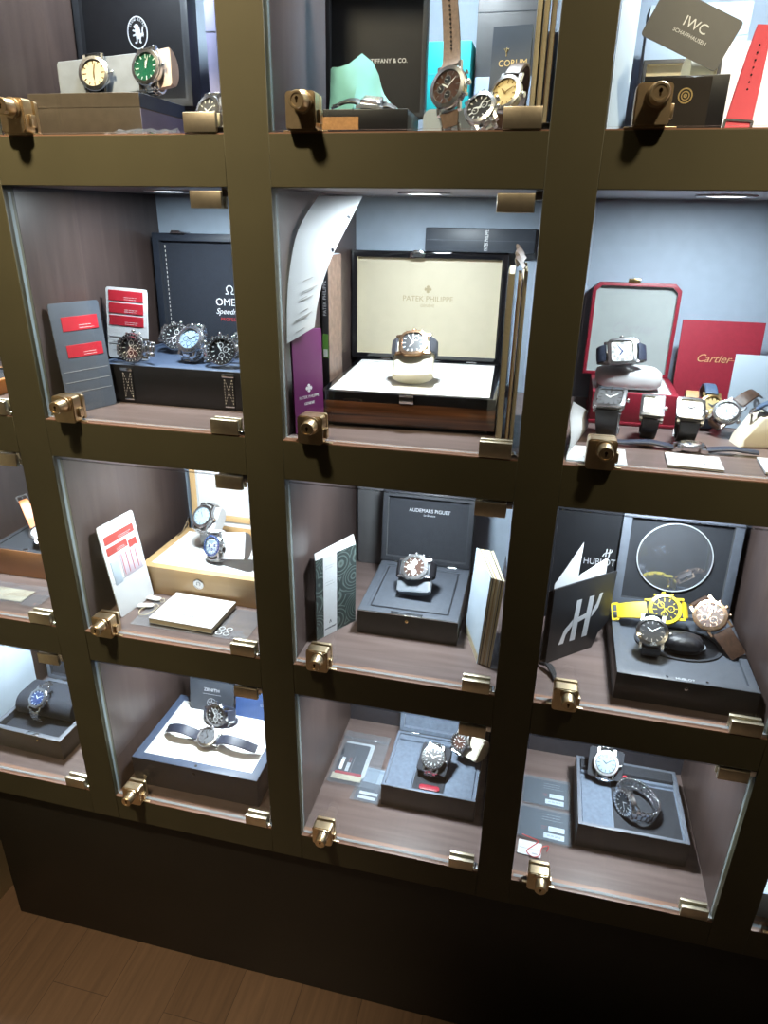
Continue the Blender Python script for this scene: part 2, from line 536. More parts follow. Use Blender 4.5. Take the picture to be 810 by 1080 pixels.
ZF = H * 1000
m = MB()
xs = [-672]
for c in 'ABCDE': xs += [CX[c], CX[c] + 280]
xs.append(CX['E'] + 330)
zs = [-705]
for r in (3, 2, 1, 0): zs += [CZ[r], CZ[r] + 280 - (3 if r else 3)]
zs.append(CZ[0] + 330)
for i in range(0, len(xs), 2):           # stiles run the full height
    m.box((xs[i], 0, zs[0] + ZF), (xs[i + 1], 18, zs[-1] + ZF), 'lacquer', .6, seg=1)
for i in range(1, len(xs) - 1, 2):       # rails between them
    for j in range(0, len(zs), 2):
        m.box((xs[i] - .2, .15, zs[j] + ZF), (xs[i + 1] + .2, 18, zs[j + 1] + ZF), 'lacquer', .6, seg=1)
cabpart(m.build('face_frame'))
m = MB(); m.box((-617, 14, 0), (990, 345, -705 + ZF), 'plinth_black', 1)
cabpart(m.build('plinth'))
m = MB(); m.box((-672, 18, zs[-1] + ZF - 20), (990, 370, zs[-1] + ZF), 'lacquer', 1)
m.box((-672, 18, -705 + ZF), (-668, 370, zs[-1] + ZF - 20), 'lacquer')
m.box((986, 18, -705 + ZF), (990, 370, zs[-1] + ZF - 20), 'lacquer')
m.box((-668, 18, -705 + ZF), (986, 370, -690 + ZF), 'lacquer')
cabpart(m.build('carcass'))

def compartment_mesh(depth):
    m = MB()
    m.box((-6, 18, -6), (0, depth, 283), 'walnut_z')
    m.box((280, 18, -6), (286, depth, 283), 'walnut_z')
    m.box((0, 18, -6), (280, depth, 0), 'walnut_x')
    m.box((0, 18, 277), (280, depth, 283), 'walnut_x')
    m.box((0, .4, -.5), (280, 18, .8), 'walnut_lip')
    return m

def back_mesh(depth, mat):
    m = MB(); m.box((0, depth - 6, 0), (280, depth, 277), mat); return m

PUCK = (140, 128)
def puck_mesh():
    m = MB(); M = MX((PUCK[0], PUCK[1], 0))
    m.lathe([(0, 277), (31, 277.2), (31, 275.6), (30, 274.8), (26, 274.8), (25, 275.6)], 'puck_rim', 32, M)
    m.lathe([(25, 275.6), (0, 275.4)], 'led_lens', 32, M)
    return m

# door, lock, hinges
def door_mesh():
    m = MB(); t = bmesh.new()
    a = (2.5, 5, 3); b = (277.5, 10, 271)
    vs = [t.verts.new(p) for p in ((a[0], a[1], a[2]), (b[0], a[1], a[2]), (b[0], b[1], a[2]), (a[0], b[1], a[2]), (a[0], a[1], b[2]), (b[0], a[1], b[2]), (b[0], b[1], b[2]), (a[0], b[1], b[2]))]
    fs = ((0, 1, 5, 4), (2, 3, 7, 6), (3, 2, 1, 0), (4, 5, 6, 7), (1, 2, 6, 5), (3, 0, 4, 7))
    for f in fs: t.faces.new([vs[i] for i in f])
    m.absorb(t, ['door_glass', 'door_glass'] + ['glass_edge'] * 4)
    return m

def lock_mesh():
    m = MB()
    F = MX((38, 0, 18.5), (1, 0, 0), (0, 0, 1), (0, -1, 0))      # z of the profile points out of the door
    m.prism(rrect(31, 34, 4), -4.8, 9, 'brass', 0, F)
    m.prism(rrect(28.5, 31.5, 3.5), 9, 10.4, 'brass', 0, F)
    m.prism(rrect(30, 32, 3), -14.5, -10.2, 'brass', 0, F)       # clamp plate inside the glass
    C = F @ MX((3, 7, 0))
    m.lathe([(10.2, 10.4), (10.2, 13), (8.4, 13.6), (8.2, 28), (7.4, 29), (5.6, 29), (5.4, 28.3), (0, 28.3)], 'brass', 28, C)
    m.prism(rrect(1.6, 6, .7), 28.2, 28.6, 'brass_dark', 0, C)
    m.lathe([(0, 28.6), (1.7, 28.6), (1.7, 28.2)], 'brass_dark', 12, C @ MX((0, 1.2, 0)))
    m.box((16, .6, .8), (62, 4.6, 2.2), 'brass', .3)             # keeper plate on the lip
    m.box((53.5, -3, 8), (57, 4.8, 20), 'brass', .6)
    return m

def hinge_mesh(top):
    m = MB(); z0, z1 = (256, 273.4) if top else (1.6, 20)
    m.box((236, -1.2, z0), (272.5, 4.8, z1), 'hinge_metal', .7)
    m.box((236, 10.2, z0), (272.5, 15, z1), 'hinge_metal', .7)
    m.box((272.5, 1, z1 - 6 if top else z0), (279.5, 13, z1 + 3 if top else z0 + 5), 'chrome', .6)
    for x in (243, 265):
        m.lathe([(0, 15.8), (2.2, 15.6), (2.6, 15)], 'chrome', 12, MX((x, 0, (z0 + z1) / 2), (1, 0, 0), (0, 0, -1), (0, 1, 0)))
    return m

protos = {}
def stamp(key, make, name, parent, c):
    """First call builds the mesh, later calls copy the object."""
    if key not in protos:
        o = make().build(name); protos[key] = o
    else:
        o = protos[key].copy(); COL.objects.link(o)
    o.matrix_world = Matrix.Translation(cell(c) / 1000)
    if parent is not None:
        o.parent = parent; o.matrix_parent_inverse = PW[parent.name].inverted()
    return o
PW = {cab.name: cab.matrix_world.copy()}

LIGHT_POWER = {}
for col in 'ABCDE':
    for r in range(4):
        c = col + str(r); deep = 340 if r < 3 else 292
        cm = stamp('comp%d' % (r == 3), lambda: compartment_mesh(deep), 'compartment', cab, c)
        PW[cm.name] = Matrix.Translation(cell(c) / 1000)
        bm_ = 'pale_back' if r < 3 else 'dark_back'
        stamp('back' + bm_, lambda: back_mesh(deep, bm_), 'back_panel', cm, c)
        stamp('puck', puck_mesh, 'led_spotlight', cm, c)
        gd = stamp('door', door_mesh, 'glass_door', cab, c)
        PW[gd.name] = Matrix.Translation(cell(c) / 1000)
        stamp('lock', lock_mesh, 'door_lock', gd, c)
        stamp('hinge0', lambda: hinge_mesh(0), 'hinge', gd, c)
        stamp('hinge1', lambda: hinge_mesh(1), 'hinge', gd, c)
        la = bpy.data.lights.new('compartment_light', 'AREA'); la.shape = 'DISK'; la.size = .046
        la.energy = LIGHT_POWER.get(c, 2.3); la.color = (.84, .93, 1.)
        lo = bpy.data.objects.new('compartment_light', la); COL.objects.link(lo)
        lo.location = cell(c, PUCK[0], PUCK[1], 274.2) / 1000

# ------------------------------------------------------------------ warm ceiling lamps of the shop, plus one added to brighten the floor
def lamp(x, y, power, label, half=33, aim=(0, 1.85)):
    m = MB(); M = MX((0, 0, 0))
    m.lathe([(0, 0), (75, 0), (75, -14), (66, -16), (60, -12)], 'puck_rim', 32)
    o = m.build('ceiling_downlight'); o.location = (x, y, 2.42)
    tag(o, label, 'ceiling light', 'shop ceiling downlights')
    m = MB(); m.lathe([(60, -11.8), (0, -11.8)], 'room_lamp', 32); m.build('diffuser', o)
    la = bpy.data.lights.new('shop_light', 'SPOT'); la.shadow_soft_size = .06
    la.spot_size = radians(half * 2); la.spot_blend = 1.
    la.energy = power; la.color = (1., .82, .56)
    lo = bpy.data.objects.new('shop_light', la); COL.objects.link(lo); lo.location = (x, y, 2.395)
    lo.rotation_euler = (Vector((x, *aim)) - Vector((x, y, 2.395))).to_track_quat('-Z', 'Y').to_euler()
lamp(-.25, -.62, 320, 'round warm ceiling downlight in front of the cabinet by the tan wall')
lamp(.75, -.62, 280, 'round warm ceiling downlight in front of the cabinet on its far side')
lamp(-.35, -.80, 140, 'added round warm downlight to brighten the floor, further from the cabinet', 17, (-.16, 0))  # extra narrow lamp, added only to brighten the floor planks

W = bpy.data.worlds.new('world'); S.world = W; W.use_nodes = True
W.node_tree.nodes['Background'].inputs[0].default_value = (.012, .010, .008, 1)
W.node_tree.nodes['Background'].inputs[1].default_value = 1.

# ------------------------------------------------------------------ camera
cam = bpy.data.cameras.new('camera'); co = bpy.data.objects.new('camera', cam); COL.objects.link(co)
cam.sensor_fit = 'VERTICAL'; cam.sensor_height = 36; cam.sensor_width = 27
cam.lens = 36 * 722.578 / 1080; cam.clip_start = .02; cam.clip_end = 30
def _rot(w):
    th = w.length; return Matrix.Rotation(th, 3, w.normalized())
Rm = _rot(Vector((.40544989, .22591437, .06152315))) @ Matrix(((1, 0, 0), (0, 0, -1), (0, 1, 0)))
Rc = Matrix((Rm[0], -Rm[1], -Rm[2])).transposed().to_4x4()
Rc.translation = (.29838, -.74622, .25207 + H)
co.matrix_world = Rc
S.camera = co
S.view_settings.view_transform = 'Standard'; S.view_settings.look = 'None'
S.view_settings.gamma = 1; S.view_settings.use_curve_mapping = False
S.view_settings.exposure = 0
try:
    S.cycles.use_denoising = True
    S.cycles.max_bounces = 10; S.cycles.transparent_max_bounces = 24
    S.cycles.sample_clamp_indirect = 4
    S.cycles.caustics_reflective = False; S.cycles.caustics_refractive = False
except Exception:
    pass
# ------------------------------------------------------------------ wrist watches
def curve_pts(P, n):
    out = []
    for k in range(n + 1):
        t = k / n * (len(P) - 1); i = min(int(t), len(P) - 2); f = t - i
        p0 = P[max(i - 1, 0)]; p1 = P[i]; p2 = P[i + 1]; p3 = P[min(i + 2, len(P) - 1)]
        out.append(tuple(.5 * (2 * p1[q] + (p2[q] - p0[q]) * f + (2 * p0[q] - 5 * p1[q] + 4 * p2[q] - p3[q]) * f * f + (3 * p1[q] - p0[q] - 3 * p2[q] + p3[q]) * f ** 3) for q in range(3)))
    return out
def loop_path(d, a=29., b=23., n=30, gap=2.):
    """Closed strap: from the 12 o'clock lug round under the case to the 6 o'clock lug, as (y,z)."""
    y0 = d / 2 + gap
    t0 = math.acos(min(.97, y0 / a)); zc = -5 - b * sin(t0)
    return [(a * cos(t0 - k * (2 * t0 + pi) / n * 1.0), zc + b * sin(t0 - k * (2 * t0 + pi) / n)) for k in range(n + 1)]

def link_bracelet(m, path, w0, w1, mat, pitch=5.2, thick=3.):
    """Metal bracelet: three-piece links laid along the path."""
    d = [0.]
    for a, b in zip(path, path[1:]): d.append(d[-1] + sqrt((b[0] - a[0]) ** 2 + (b[1] - a[1]) ** 2))
    n = max(3, int(d[-1] / pitch)); st = d[-1] / n
    def at(s):
        s = max(0, min(d[-1], s))
        for i in range(len(d) - 1):
            if s <= d[i + 1] + 1e-9:
                f = (s - d[i]) / (d[i + 1] - d[i] or 1); a, b = path[i], path[i + 1]
                return a[0] + (b[0] - a[0]) * f, a[1] + (b[1] - a[1]) * f
    for k in range(n):
        p, q = at(k * st), at((k + 1) * st); c = ((p[0] + q[0]) / 2, (p[1] + q[1]) / 2)
        ty, tz = q[0] - p[0], q[1] - p[1]; L = sqrt(ty * ty + tz * tz) or 1; ty /= L; tz /= L
        f = abs(2 * (k + .5) / n - 1); w = w1 + (w0 - w1) * f
        M = MX((0, c[0], c[1]), (1, 0, 0), (0, ty, tz), (0, -tz, ty))
        for x0, x1, off in ((-w / 2, -w / 4.2, 0), (-w / 4.4, w / 4.4, st * .5), (w / 4.2, w / 2, 0)):
            m.box((x0, -st * .42 + off, -thick / 2), (x1, st * .42 + off, thick / 2), mat, .5, M, seg=1)

def case_outline(shape, d, n=32):
    if shape == 'round': return circ(d / 2, n)
    if shape == 'oct': return circ(d / 2 * 1.03, 8, a0=pi / 8)
    if shape == 'soft': return [(d / 2 * (1 - .05 * cos(4 * t)) * cos(t), d / 2 * (1 - .05 * cos(4 * t)) * sin(t)) for t in [2 * pi * k / n for k in range(n)]]
    if shape == 'square': return rrect(d, d, d * .16, 3)
    if shape == 'tank': return rrect(d * .92, d * 1.12, d * .1, 3)
    if shape == 'oval': return circ(d / 2, n, .72, 1.12)

def watch(name, label, c, pos, normal, up, d=40, shape='round', case='steel', bezel=None, dial='dial_black',
          marks='lume', hands='lume', strap='leather_black', lining=None, bracelet=False, path=None, sw=None, loop=(29, 23),
          chrono=False, roman=False, tachy=False, screws=False, crown='case', group=None, time_=(10, 9), sub='dial_black', cut=None, holes=False, thick=9.5, link=3.):
    """Watch: Z of its frame leaves the dial, Y points to 12, X to the crown."""
    M = frame((0, 0, 0), normal, up)
    r_ = root(name, label, 'watch', c, pos, M, group)
    bezel = bezel or case; crown = case if crown == 'case' else crown
    R = d / 2; round_ = shape in ('round', 'soft')
    fy = 1.12 if shape in ('tank', 'oval') else 1.
    # case with lugs
    m = MB(); o = case_outline(shape if shape != 'oct' else 'soft', d)
    n = len(o); lo = [(x * .93, y * .93) for x, y in o]
    m.prism(lo, -thick, -thick + 2, case); m.prism(o, -thick + 2, -2.2, case, .5, seg=1)
    lw = (sw or d * .5) / 2 + 1.6
    for sx in (-1, 1):
        for sy in (-1, 1):
            y0 = R * fy * .70; y1 = R * fy + 4.2
            pts = [(y0, -3), (y1 - 1.5, -4.2), (y1, -6.2), (y1 - .5, -8.2), (y0, -7.6)]
            P = [(y, z) for y, z in pts]
            Mx = MX((sx * lw, 0, 0), (0, sy, 0), (0, 0, 1), (1, 0, 0))
            m.prism(P, -1.6, 1.6, case, 0, Mx)
    m.build('case', r_)
    # bezel
    m = MB(); bo = case_outline(shape, d * .97); k_ = .80 if not tachy else .74
    if shape == 'oct':
        bi = circ(R * .76, 8, a0=pi / 8)
    else:
        bi = [(x * k_, y * k_) for x, y in bo]
    m.band(bo, bi, -2.4, -.2 if shape != 'oct' else .6, bezel, ztop_in=.5)
    if tachy:
        to = [(x * .95, y * .95) for x, y in bo]; ti = [(x * .80, y * .80) for x, y in bo]
        m.band(to, ti, -.2, .55, tachy, ztop_in=.75)
        for k in range(24):
            a = 2 * pi * k / 24
            m.box((-.22, R * .805, .7), (.22, R * .90, .86), marks, 0, Matrix.Rotation(a, 4, 'Z'))
    if screws:
        for k in range(8 if shape == 'oct' else 6):
            a = 2 * pi * k / (8 if shape == 'oct' else 6) + (pi / 8 if shape == 'oct' else pi / 6)
            m.lathe([(0, 1.0), (1.0, 1.0), (1.0, 0)], 'chrome', 6, MX((R * .85 * cos(a), R * .85 * sin(a), 0)))
    m.build('bezel', r_)
    # dial
    m = MB(); di = [(x * .985, y * .985) for x, y in bi] if shape != 'oct' else circ(R * .74, 32)
    ri = (R * .76 if shape == 'oct' else R * .97 * k_); top = -1.55
    m.prism(di, -2.3, top, dial)
    for k in range(12):
        a = 2 * pi * k / 12
        fx = .72 if shape == 'oval' else (.92 if shape == 'tank' else 1)
        if roman:
            M2 = Matrix.Diagonal((fx, fy, 1, 1)) @ Matrix.Rotation(a, 4, 'Z')
            for x in ((-1.3, .0, 1.3) if k % 3 == 0 else (-.75, .75)):
                m.box((x - .3, ri * .66, top), (x + .3, ri * .95, top + .1), 'dial_black', 0, M2)
        else:
            L = .30 if k % 3 == 0 else .20
            m.box((-.55, ri * (.93 - L), top), (.55, ri * .93, top + .3), marks, 0, Matrix.Diagonal((fx, fy, 1, 1)) @ Matrix.Rotation(a, 4, 'Z'))
    if chrono:
        for (x, y) in chrono:
            m.lathe([(ri * .27, top), (ri * .27, top + .22), (ri * .23, top + .24), (ri * .23, top + .12), (0, top + .12)], marks, 20, MX((x * ri, y * ri, 0)))
            m.lathe([(ri * .22, top + .14), (0, top + .15)], sub, 20, MX((x * ri, y * ri, 0)))
            m.box((-.15, -.3, top + .15), (.15, ri * .19, top + .3), hands, 0, MX((x * ri, y * ri, 0)) @ Matrix.Rotation(1.1 + x, 4, 'Z'))
    m.build('dial', r_)
    # hands
    hh, mm = time_
    for nm, ang, L, w in (('hour_hand', -(hh % 12 + mm / 60) * pi / 6, ri * .52, 1.5), ('minute_hand', -mm * pi / 30, ri * .82, 1.1)):
        m = MB(); z = top + (.45 if nm[0] == 'h' else .65)
        m.prism([(-w / 2, -1.5), (w / 2, -1.5), (w * .55, L * .6), (0, L), (-w * .55, L * .6)], z, z + .15, hands, 0, Matrix.Rotation(ang, 4, 'Z'))
        m.lathe([(0, z + .3), (.9, z + .3), (.9, z)], hands, 12)
        m.build(nm, r_)
    m = MB(); m.prism([(x * 1.005, y * 1.005) for x, y in di], .05, .55, 'crystal'); m.build('crystal', r_)
    # crown and pushers
    ex = R * (.92 if shape == 'tank' else .72 if shape == 'oval' else 1.)
    m = MB(); m.lathe([(1.4, 0), (1.4, 1.2), (2.7, 1.3), (2.9, 2), (2.9, 3.6), (2.5, 4.1), (0, 4.1)], crown, 14, MX((ex - .4, 0, -5.4), (0, 1, 0), (0, 0, 1), (1, 0, 0)))
    m.build('crown', r_)
    if chrono:
        for s in (-1, 1):
            m = MB(); a = s * radians(28)
            m.lathe([(1.1, 0), (1.1, 1.6), (1.9, 1.7), (1.9, 3.4), (1.5, 3.8), (0, 3.8)], crown, 12, MX(((R - .5) * cos(a), (R - .5) * sin(a), -5.4), (-sin(a), cos(a), 0), (0, 0, 1), (cos(a), sin(a), 0)))
            m.build('pusher', r_)
    # strap
    sw = sw or d * .5
    P = path or loop_path(d * fy, *loop)
    paths = P if isinstance(P[0], list) else [P]
    for i, pth in enumerate(paths):
        m = MB()
        if len(paths) > 1 and not bracelet: pth = [(p[0], p[1]) for p in curve_pts([(*q, 0) for q in pth], 22)]
        if bracelet:
            link_bracelet(m, pth, sw, sw * .8, strap, 5.2 if link < 3.5 else 6.6, link)
            m.build('bracelet', r_)
        else:
            wf = (lambda t: sw * (1 - .16 * sin(pi * t))) if len(paths) == 1 else (lambda t: sw * (1 - .2 * t))
            if i == 1: pth = pth[::-1]; wf = lambda t: sw * (1 - .2 * (1 - t))
            m.strip(pth, wf, 2.6, strap, None, lining or strap, .45)
            if i == 1: pth = pth[::-1]
            n_ = len(pth)
            if holes and i == len(paths) - 1:
                for k in range(int(n_ * .36), int(n_ * .9), 1):
                    y, z = pth[k]; y2, z2 = pth[k + 1]; L = sqrt((y2 - y) ** 2 + (z2 - z) ** 2)
                    ty, tz = (y2 - y) / L, (z2 - z) / L
                    m.lathe([(0, 2.2), (1.1, 2.2), (1.1, 1)], 'hole', 10, MX((0, y, z), (1, 0, 0), (0, ty, tz), (0, -tz, ty)))
            m.build('strap', r_)
    if not isinstance(P[0], list) and not bracelet:
        k = len(P) // 2; y, z = P[k]
        m = MB(); m.band(rrect(sw * .95, 12, 1.5), rrect(sw * .74, 9, 1), -1, 1, case, MX((0, y, z - 1.6)))
        m.build('buckle', r_)
    elif not bracelet:
        y, z = paths[0][-1]; y0, z0 = paths[0][-2]; L = sqrt((y - y0) ** 2 + (z - z0) ** 2); ty, tz = (y - y0) / L, (z - z0) / L
        m = MB(); B = MX((0, y + ty * 3, z + tz * 3), (1, 0, 0), (0, ty, tz), (0, -tz, ty))
        m.band(rrect(sw * 1.0, 11, 2), rrect(sw * .76, 7.5, 1.2), -.9, .9, case, B); m.tube([(0, -4, .6), (0, 5, 1.6)], .6, case, 6, M=B)
        m.build('buckle', r_)
    return r_

# ------------------------------------------------------------------ hinged presentation boxes
def tray(m, w, d, h, t, fz, out, rim, lin, bev=.8, lid_slope=0, chamf=0):
    """Hollow box, open on top: outside OUT, rim RIM, inside LIN with its floor at FZ."""
    tb = bmesh.new()
    def outline(ins, ch):
        x0, y0, x1, y1 = ins, ins, w - ins, d - ins
        if not ch: return [(x0, y0), (x1, y0), (x1, y1), (x0, y1)]
        return [(x0, y0), (x1, y0), (x1, y1 - ch), (x1 - ch, y1), (x0 + ch, y1), (x0, y1 - ch)]
    O = outline(0, chamf); I = outline(t, chamf * .8); n = len(O)
    vs = [tb.verts.new((*p, 0)) for p in O] + [tb.verts.new((*p, h)) for p in O] + [tb.verts.new((*p, h)) for p in I] + [tb.verts.new((*p, fz)) for p in I]
    fm = []
    tb.faces.new(vs[:n][::-1]); fm.append(out)
    for i in range(n):
        j = (i + 1) % n
        tb.faces.new((vs[i], vs[j], vs[n + j], vs[n + i])); fm.append(out)
        tb.faces.new((vs[n + i], vs[n + j], vs[2 * n + j], vs[2 * n + i])); fm.append(rim)
        tb.faces.new((vs[2 * n + i], vs[2 * n + j], vs[3 * n + j], vs[3 * n + i])); fm.append(lin)
    tb.faces.new(vs[3 * n:]); fm.append(lin)
    mats = list(dict.fromkeys((out, rim, lin)))
    for f, k in zip(tb.faces, fm): f.material_index = mats.index(k)
    if bev:
        ov = set(vs[:2 * n])
        es = [e for e in tb.edges if e.verts[0] in ov and e.verts[1] in ov]
        bmesh.ops.bevel(tb, geom=es, offset=bev, segments=2, profile=.5, affect='EDGES')
    tb.faces.ensure_lookup_table()
    ml = [mats[f.material_index] for f in tb.faces]
    m.absorb(tb, ml)
    return m

def hbox(name, label, c, pos, rz, w, d, h, t=10, inset=4, out='box_black', rim=None, lin='white_lining', lid=None, lid_out=None,
         lid_rim=None, lid_lin=None, cat='watch box', cushion=None, group=None, bev=.8, chamf=0, foot=None):
    """Open box. LID: (length, thickness, wall, lean in degrees, x offset, width). Returns (root, lid frame matrix in mm, local)."""
    r_ = root(name, label, cat, c, pos, Matrix.Rotation(radians(rz), 4, 'Z'), group)
    m = MB(); tray(m, w, d, h, t, h - inset, out, rim or out, lin, bev)
    if foot: m.box((foot, foot, -5), (w - foot, d - foot, .2), 'box_black')
    m.build('base', r_)
    if cushion:
        i, z, mat = cushion
        m = MB(); m.box((t + i, t + i, h - inset - 3), (w - t - i, d - t - i, h - inset + z), mat, 1.6); m.build('cushion', r_)
    LM = None
    if lid:
        L, lt, lw, lean = lid[:4]; xo = lid[4] if len(lid) > 4 else 0; wl = lid[5] if len(lid) > 5 else w
        a = radians(lean); up = Vector((0, sin(a), cos(a))); nm = Vector((0, -cos(a), sin(a)))
        org = Vector((xo, d, h)) - nm * lt
        LM = MX(org, (1, 0, 0), up, nm)
        m = MB(LM); tray(m, wl, L, lt, lw, lt - lid_depth(lt), lid_out or out, lid_rim or rim or out, lid_lin or lin, bev, chamf=chamf)
        m.build('lid', r_)
        for x in (w * .2, w * .8):
            m = MB(); m.lathe([(0, -7), (2.2, -7), (2.2, 7), (0, 7)], 'chrome', 10, MX((x, d - 1, h + .5), (0, 1, 0), (0, 0, 1), (1, 0, 0)))
            m.build('lid_hinge', r_)
        LM = LM @ MX((wl / 2, L / 2, lt - lid_depth(lt) + .25))
    return r_, LM

def lid_depth(lt): return min(lt * .55, 8)

def stud(parent, x, z, mat='gold', y=0, r=2.2):
    m = MB(); m.lathe([(r, 0), (r, .8), (r * .7, 1.6), (0, 1.9)], mat, 14, MX((x, y, z), (1, 0, 0), (0, 0, 1), (0, -1, 0)))
    return m.build('clasp_button', parent)

def thing_mesh(m, name, label, cat, c, pos=(0, 0, 0), R=None, group=None, smooth=True):
    """A thing that is one mesh: MB in mm, placed in its pigeonhole."""
    o = m.build(name, smooth=smooth)
    Mw = (R.copy() if R else Matrix.Identity(4)); Mw.translation = cell(c, *pos) / 1000
    o.matrix_world = Mw
    REG.append((o, c))
    return tag(o, label, cat, group)

def booklet(name, label, c, pos, R, w, h, t=3, cover='paper', page='paper', cat='booklet', spine=True, group=None):
    """Booklet lying in its own x,y plane (w by h), pages between two covers."""
    r_ = root(name, label, cat, c, pos, R, group)
    m = MB(); m.box((0, 0, t - .6), (w, h, t), cover, .15, seg=1); m.box((0, 0, 0), (w, h, .6), cover, .15, seg=1)
    if spine: m.box((0, 0, .3), (.7, h, t - .3), cover)
    m.build('cover', r_)
    m = MB(); m.box((.7, .8, .6), (w - .8, h - .8, t - .6), page); m.build('pages', r_)
    return r_

def stand(yaw, lean=0):
    """Upright plane: x along YAW (degrees from cabinet x), y up leaning back by LEAN degrees, z toward the viewer."""
    a = radians(yaw); x = Vector((cos(a), sin(a), 0)); back = Vector((-sin(a), cos(a), 0))
    b = radians(lean); y = Vector((0, 0, cos(b))) + back * sin(b)
    return MX((0, 0, 0), x, y, x.cross(y))

def cuff_block(name, label, c, pos, w, d, h, mat, rz=0, cat='watch cushion', rnd=8, R=None, group=None):
    m = MB(); m.prism(rrect(d, h, min(rnd, d / 2.2, h / 2.2), 5), -w / 2, w / 2, mat, 0, MX((0, 0, h / 2), (0, 1, 0), (0, 0, 1), (1, 0, 0)))
    return thing_mesh(m, name, label, cat, c, pos, R or Matrix.Rotation(radians(rz), 4, 'Z'), group)

def lines(parent, M, w, h, n, mat, name='printing', fill=.75, bold=.5):
    """A block of small print: N thin raised rules of uneven length."""
    m = MB(M); rnd = random.Random(int(w * 31 + h * 7 + n))
    for k in range(n):
        y = h - (k + .5) * h / n; L = w * (fill + (1 - fill) * rnd.random()); x = 0
        while x < L - 1:
            e = min(L, x + 2 + rnd.random() * 5); m.box((x, y - bold / 2, 0), (e, y + bold / 2, .12), mat); x = e + .8
    return m.build(name, parent, smooth=False)

def puff(m, w, d, h, mat, M=None, e=.55, wr=.03, n=32, k=14, waves=9):
    """Plump cushion: superellipsoid with soft wrinkles, its underside at z=0."""
    sp = lambda v: math.copysign(abs(v) ** e, v)
    vs = [(0, 0, 0)]; 
    for i in range(1, k):
        b = -pi / 2 + pi * i / k
        for j in range(n):
            a = 2 * pi * j / n; f = 1 + wr * sin(waves * a + 3 * sin(b * 3))
            vs.append((w / 2 * sp(cos(b)) * sp(cos(a)) * f, d / 2 * sp(cos(b)) * sp(sin(a)) * f, h / 2 * (1 + sp(sin(b)))))
    vs.append((0, 0, h)); fs = []
    for j in range(n):
        fs.append((0, 1 + (j + 1) % n, 1 + j)); fs.append((len(vs) - 1, 1 + (k - 2) * n + j, 1 + (k - 2) * n + (j + 1) % n))
        for i in range(k - 2):
            a = 1 + i * n; fs.append((a + j, a + (j + 1) % n, a + n + (j + 1) % n, a + n + j))
    m.faces(vs, fs, mat, M)

def cuff_for(name, label, c, pos, normal, up, d, loop, x0, x1, mat, cat='watch cushion', end=None, gap=2.9, fy=1.):
    """Cushion that fills the closed strap of the watch given by the same position and directions; runs X0..X1 along the crown axis."""
    a, b = loop; y0 = d * fy / 2 + 2; t0 = math.acos(min(.97, y0 / a)); zc = -5 - b * sin(t0)
    P = []
    for k in range(40):
        t = 2 * pi * k / 40; P.append(((a - gap) * cos(t), min(zc + (b - gap) * sin(t), -10.6)))
    F = MX((0, 0, 0), (0, 1, 0), (0, 0, 1), (1, 0, 0))
    m = MB(); m.prism(P, x0, x1, mat, 0, F)
    q = [(y * .9, zc + (z - zc) * .9) for y, z in P]
    m.prism(q, x0 - 1.5, x0 + .1, mat, 0, F); m.prism(q, x1 - .1, x1 + 1.5, mat, 0, F)
    o = thing_mesh(m, name, label, cat, c, pos, frame((0, 0, 0), normal, up))
    if end:
        m = MB(); m.prism([(y * .88, zc + (z - zc) * .88) for y, z in P], x1 + 1.3, x1 + 2, end, 0, F); m.build('cuff_end', o)
    return o
LEFT = (-1, 0, 0); UP = (0, 0, 1)
I4 = Matrix.Identity(4)

# ================================================================== top row, left: lion emblem box
bx, LM = hbox('watch_box', 'large dark watch box with an oval lion emblem inside its upright lid', 'B0', (7, 62, .2), 1.5, 142, 112, 49, 9, 3,
              out='box_taupe', rim='rim_navy', lin='suede_dark', lid=(170, 26, 9, 3, -2, 156), lid_out='box_charcoal', lid_rim='box_charcoal', lid_lin='box_black')
m = MB(); m.box((-.3, -.4, 34), (142.3, .2, 48.6), 'box_taupe', .2, seg=1); m.box((141.8, 0, 34), (142.5, 112, 48.6), 'rim_navy', .2, seg=1)
m.box((141.8, 0, 0.5), (142.4, 112, 33), 'lilac_box', .2, seg=1); m.build('lid_band', bx)
E0 = LM @ MX((5, -2, 0))
m = MB(E0); m.band(circ(18, 40, .78), circ(16.6, 40, .76), 0, .3, 'silver_ink')
lion = [(-2, -9), (-4.5, -10), (-4, -11.5), (-1, -11), (0, -6), (2, -7), (1.5, -10), (3.5, -11.5), (5, -10.5), (4, -9), (4.5, -5), (6, -3), (7.5, -5), (8.5, -2), (7.5, 2), (8.5, 6), (7, 7), (6, 3), (6, 0), (4, -1), (4, 2), (3, 6), (1, 9), (-2, 9.5), (-3.5, 8), (-5, 7), (-4.5, 5.5), (-3, 5), (-3, 3), (-6, 3.5), (-7, 2), (-5.5, 1.5), (-3, 1), (-3, -1), (-6.5, -2), (-6.8, -3.6), (-5, -3.5), (-2.5, -3)]
m.prism(lion, 0, .35, 'silver_ink'); m.build('emblem', bx)
for k, ch in enumerate('GRAND SEIKO'):
    a = radians(150 - k * 12); text(ch, 3.4, 'silver_ink', bx, E0 @ MX((14.2 * .77 * cos(a), 14.4 * sin(a), .1)) @ Matrix.Rotation(a - pi / 2, 4, 'Z')) if ch != ' ' else None
PG = ((72, 100, 75), (.12, -.97, .22), (-.12, .2, 1))
cuff_for('watch_cushion', 'grey satin cushion lying along the lid of the lion emblem box', 'B0', *PG, 38, (24, 18), -48, 50, 'satin_grey')
watch('wrist_watch', 'cream dial watch with a black strap on the grey satin cushion', 'B0', *PG, 38, dial='dial_cream', marks='gold', hands='gold', strap='leather_black', loop=(24, 18), time_=(6, 2))
PG = ((141, 100, 79.5), (-.10, -.95, .25), (-.12, .2, 1))
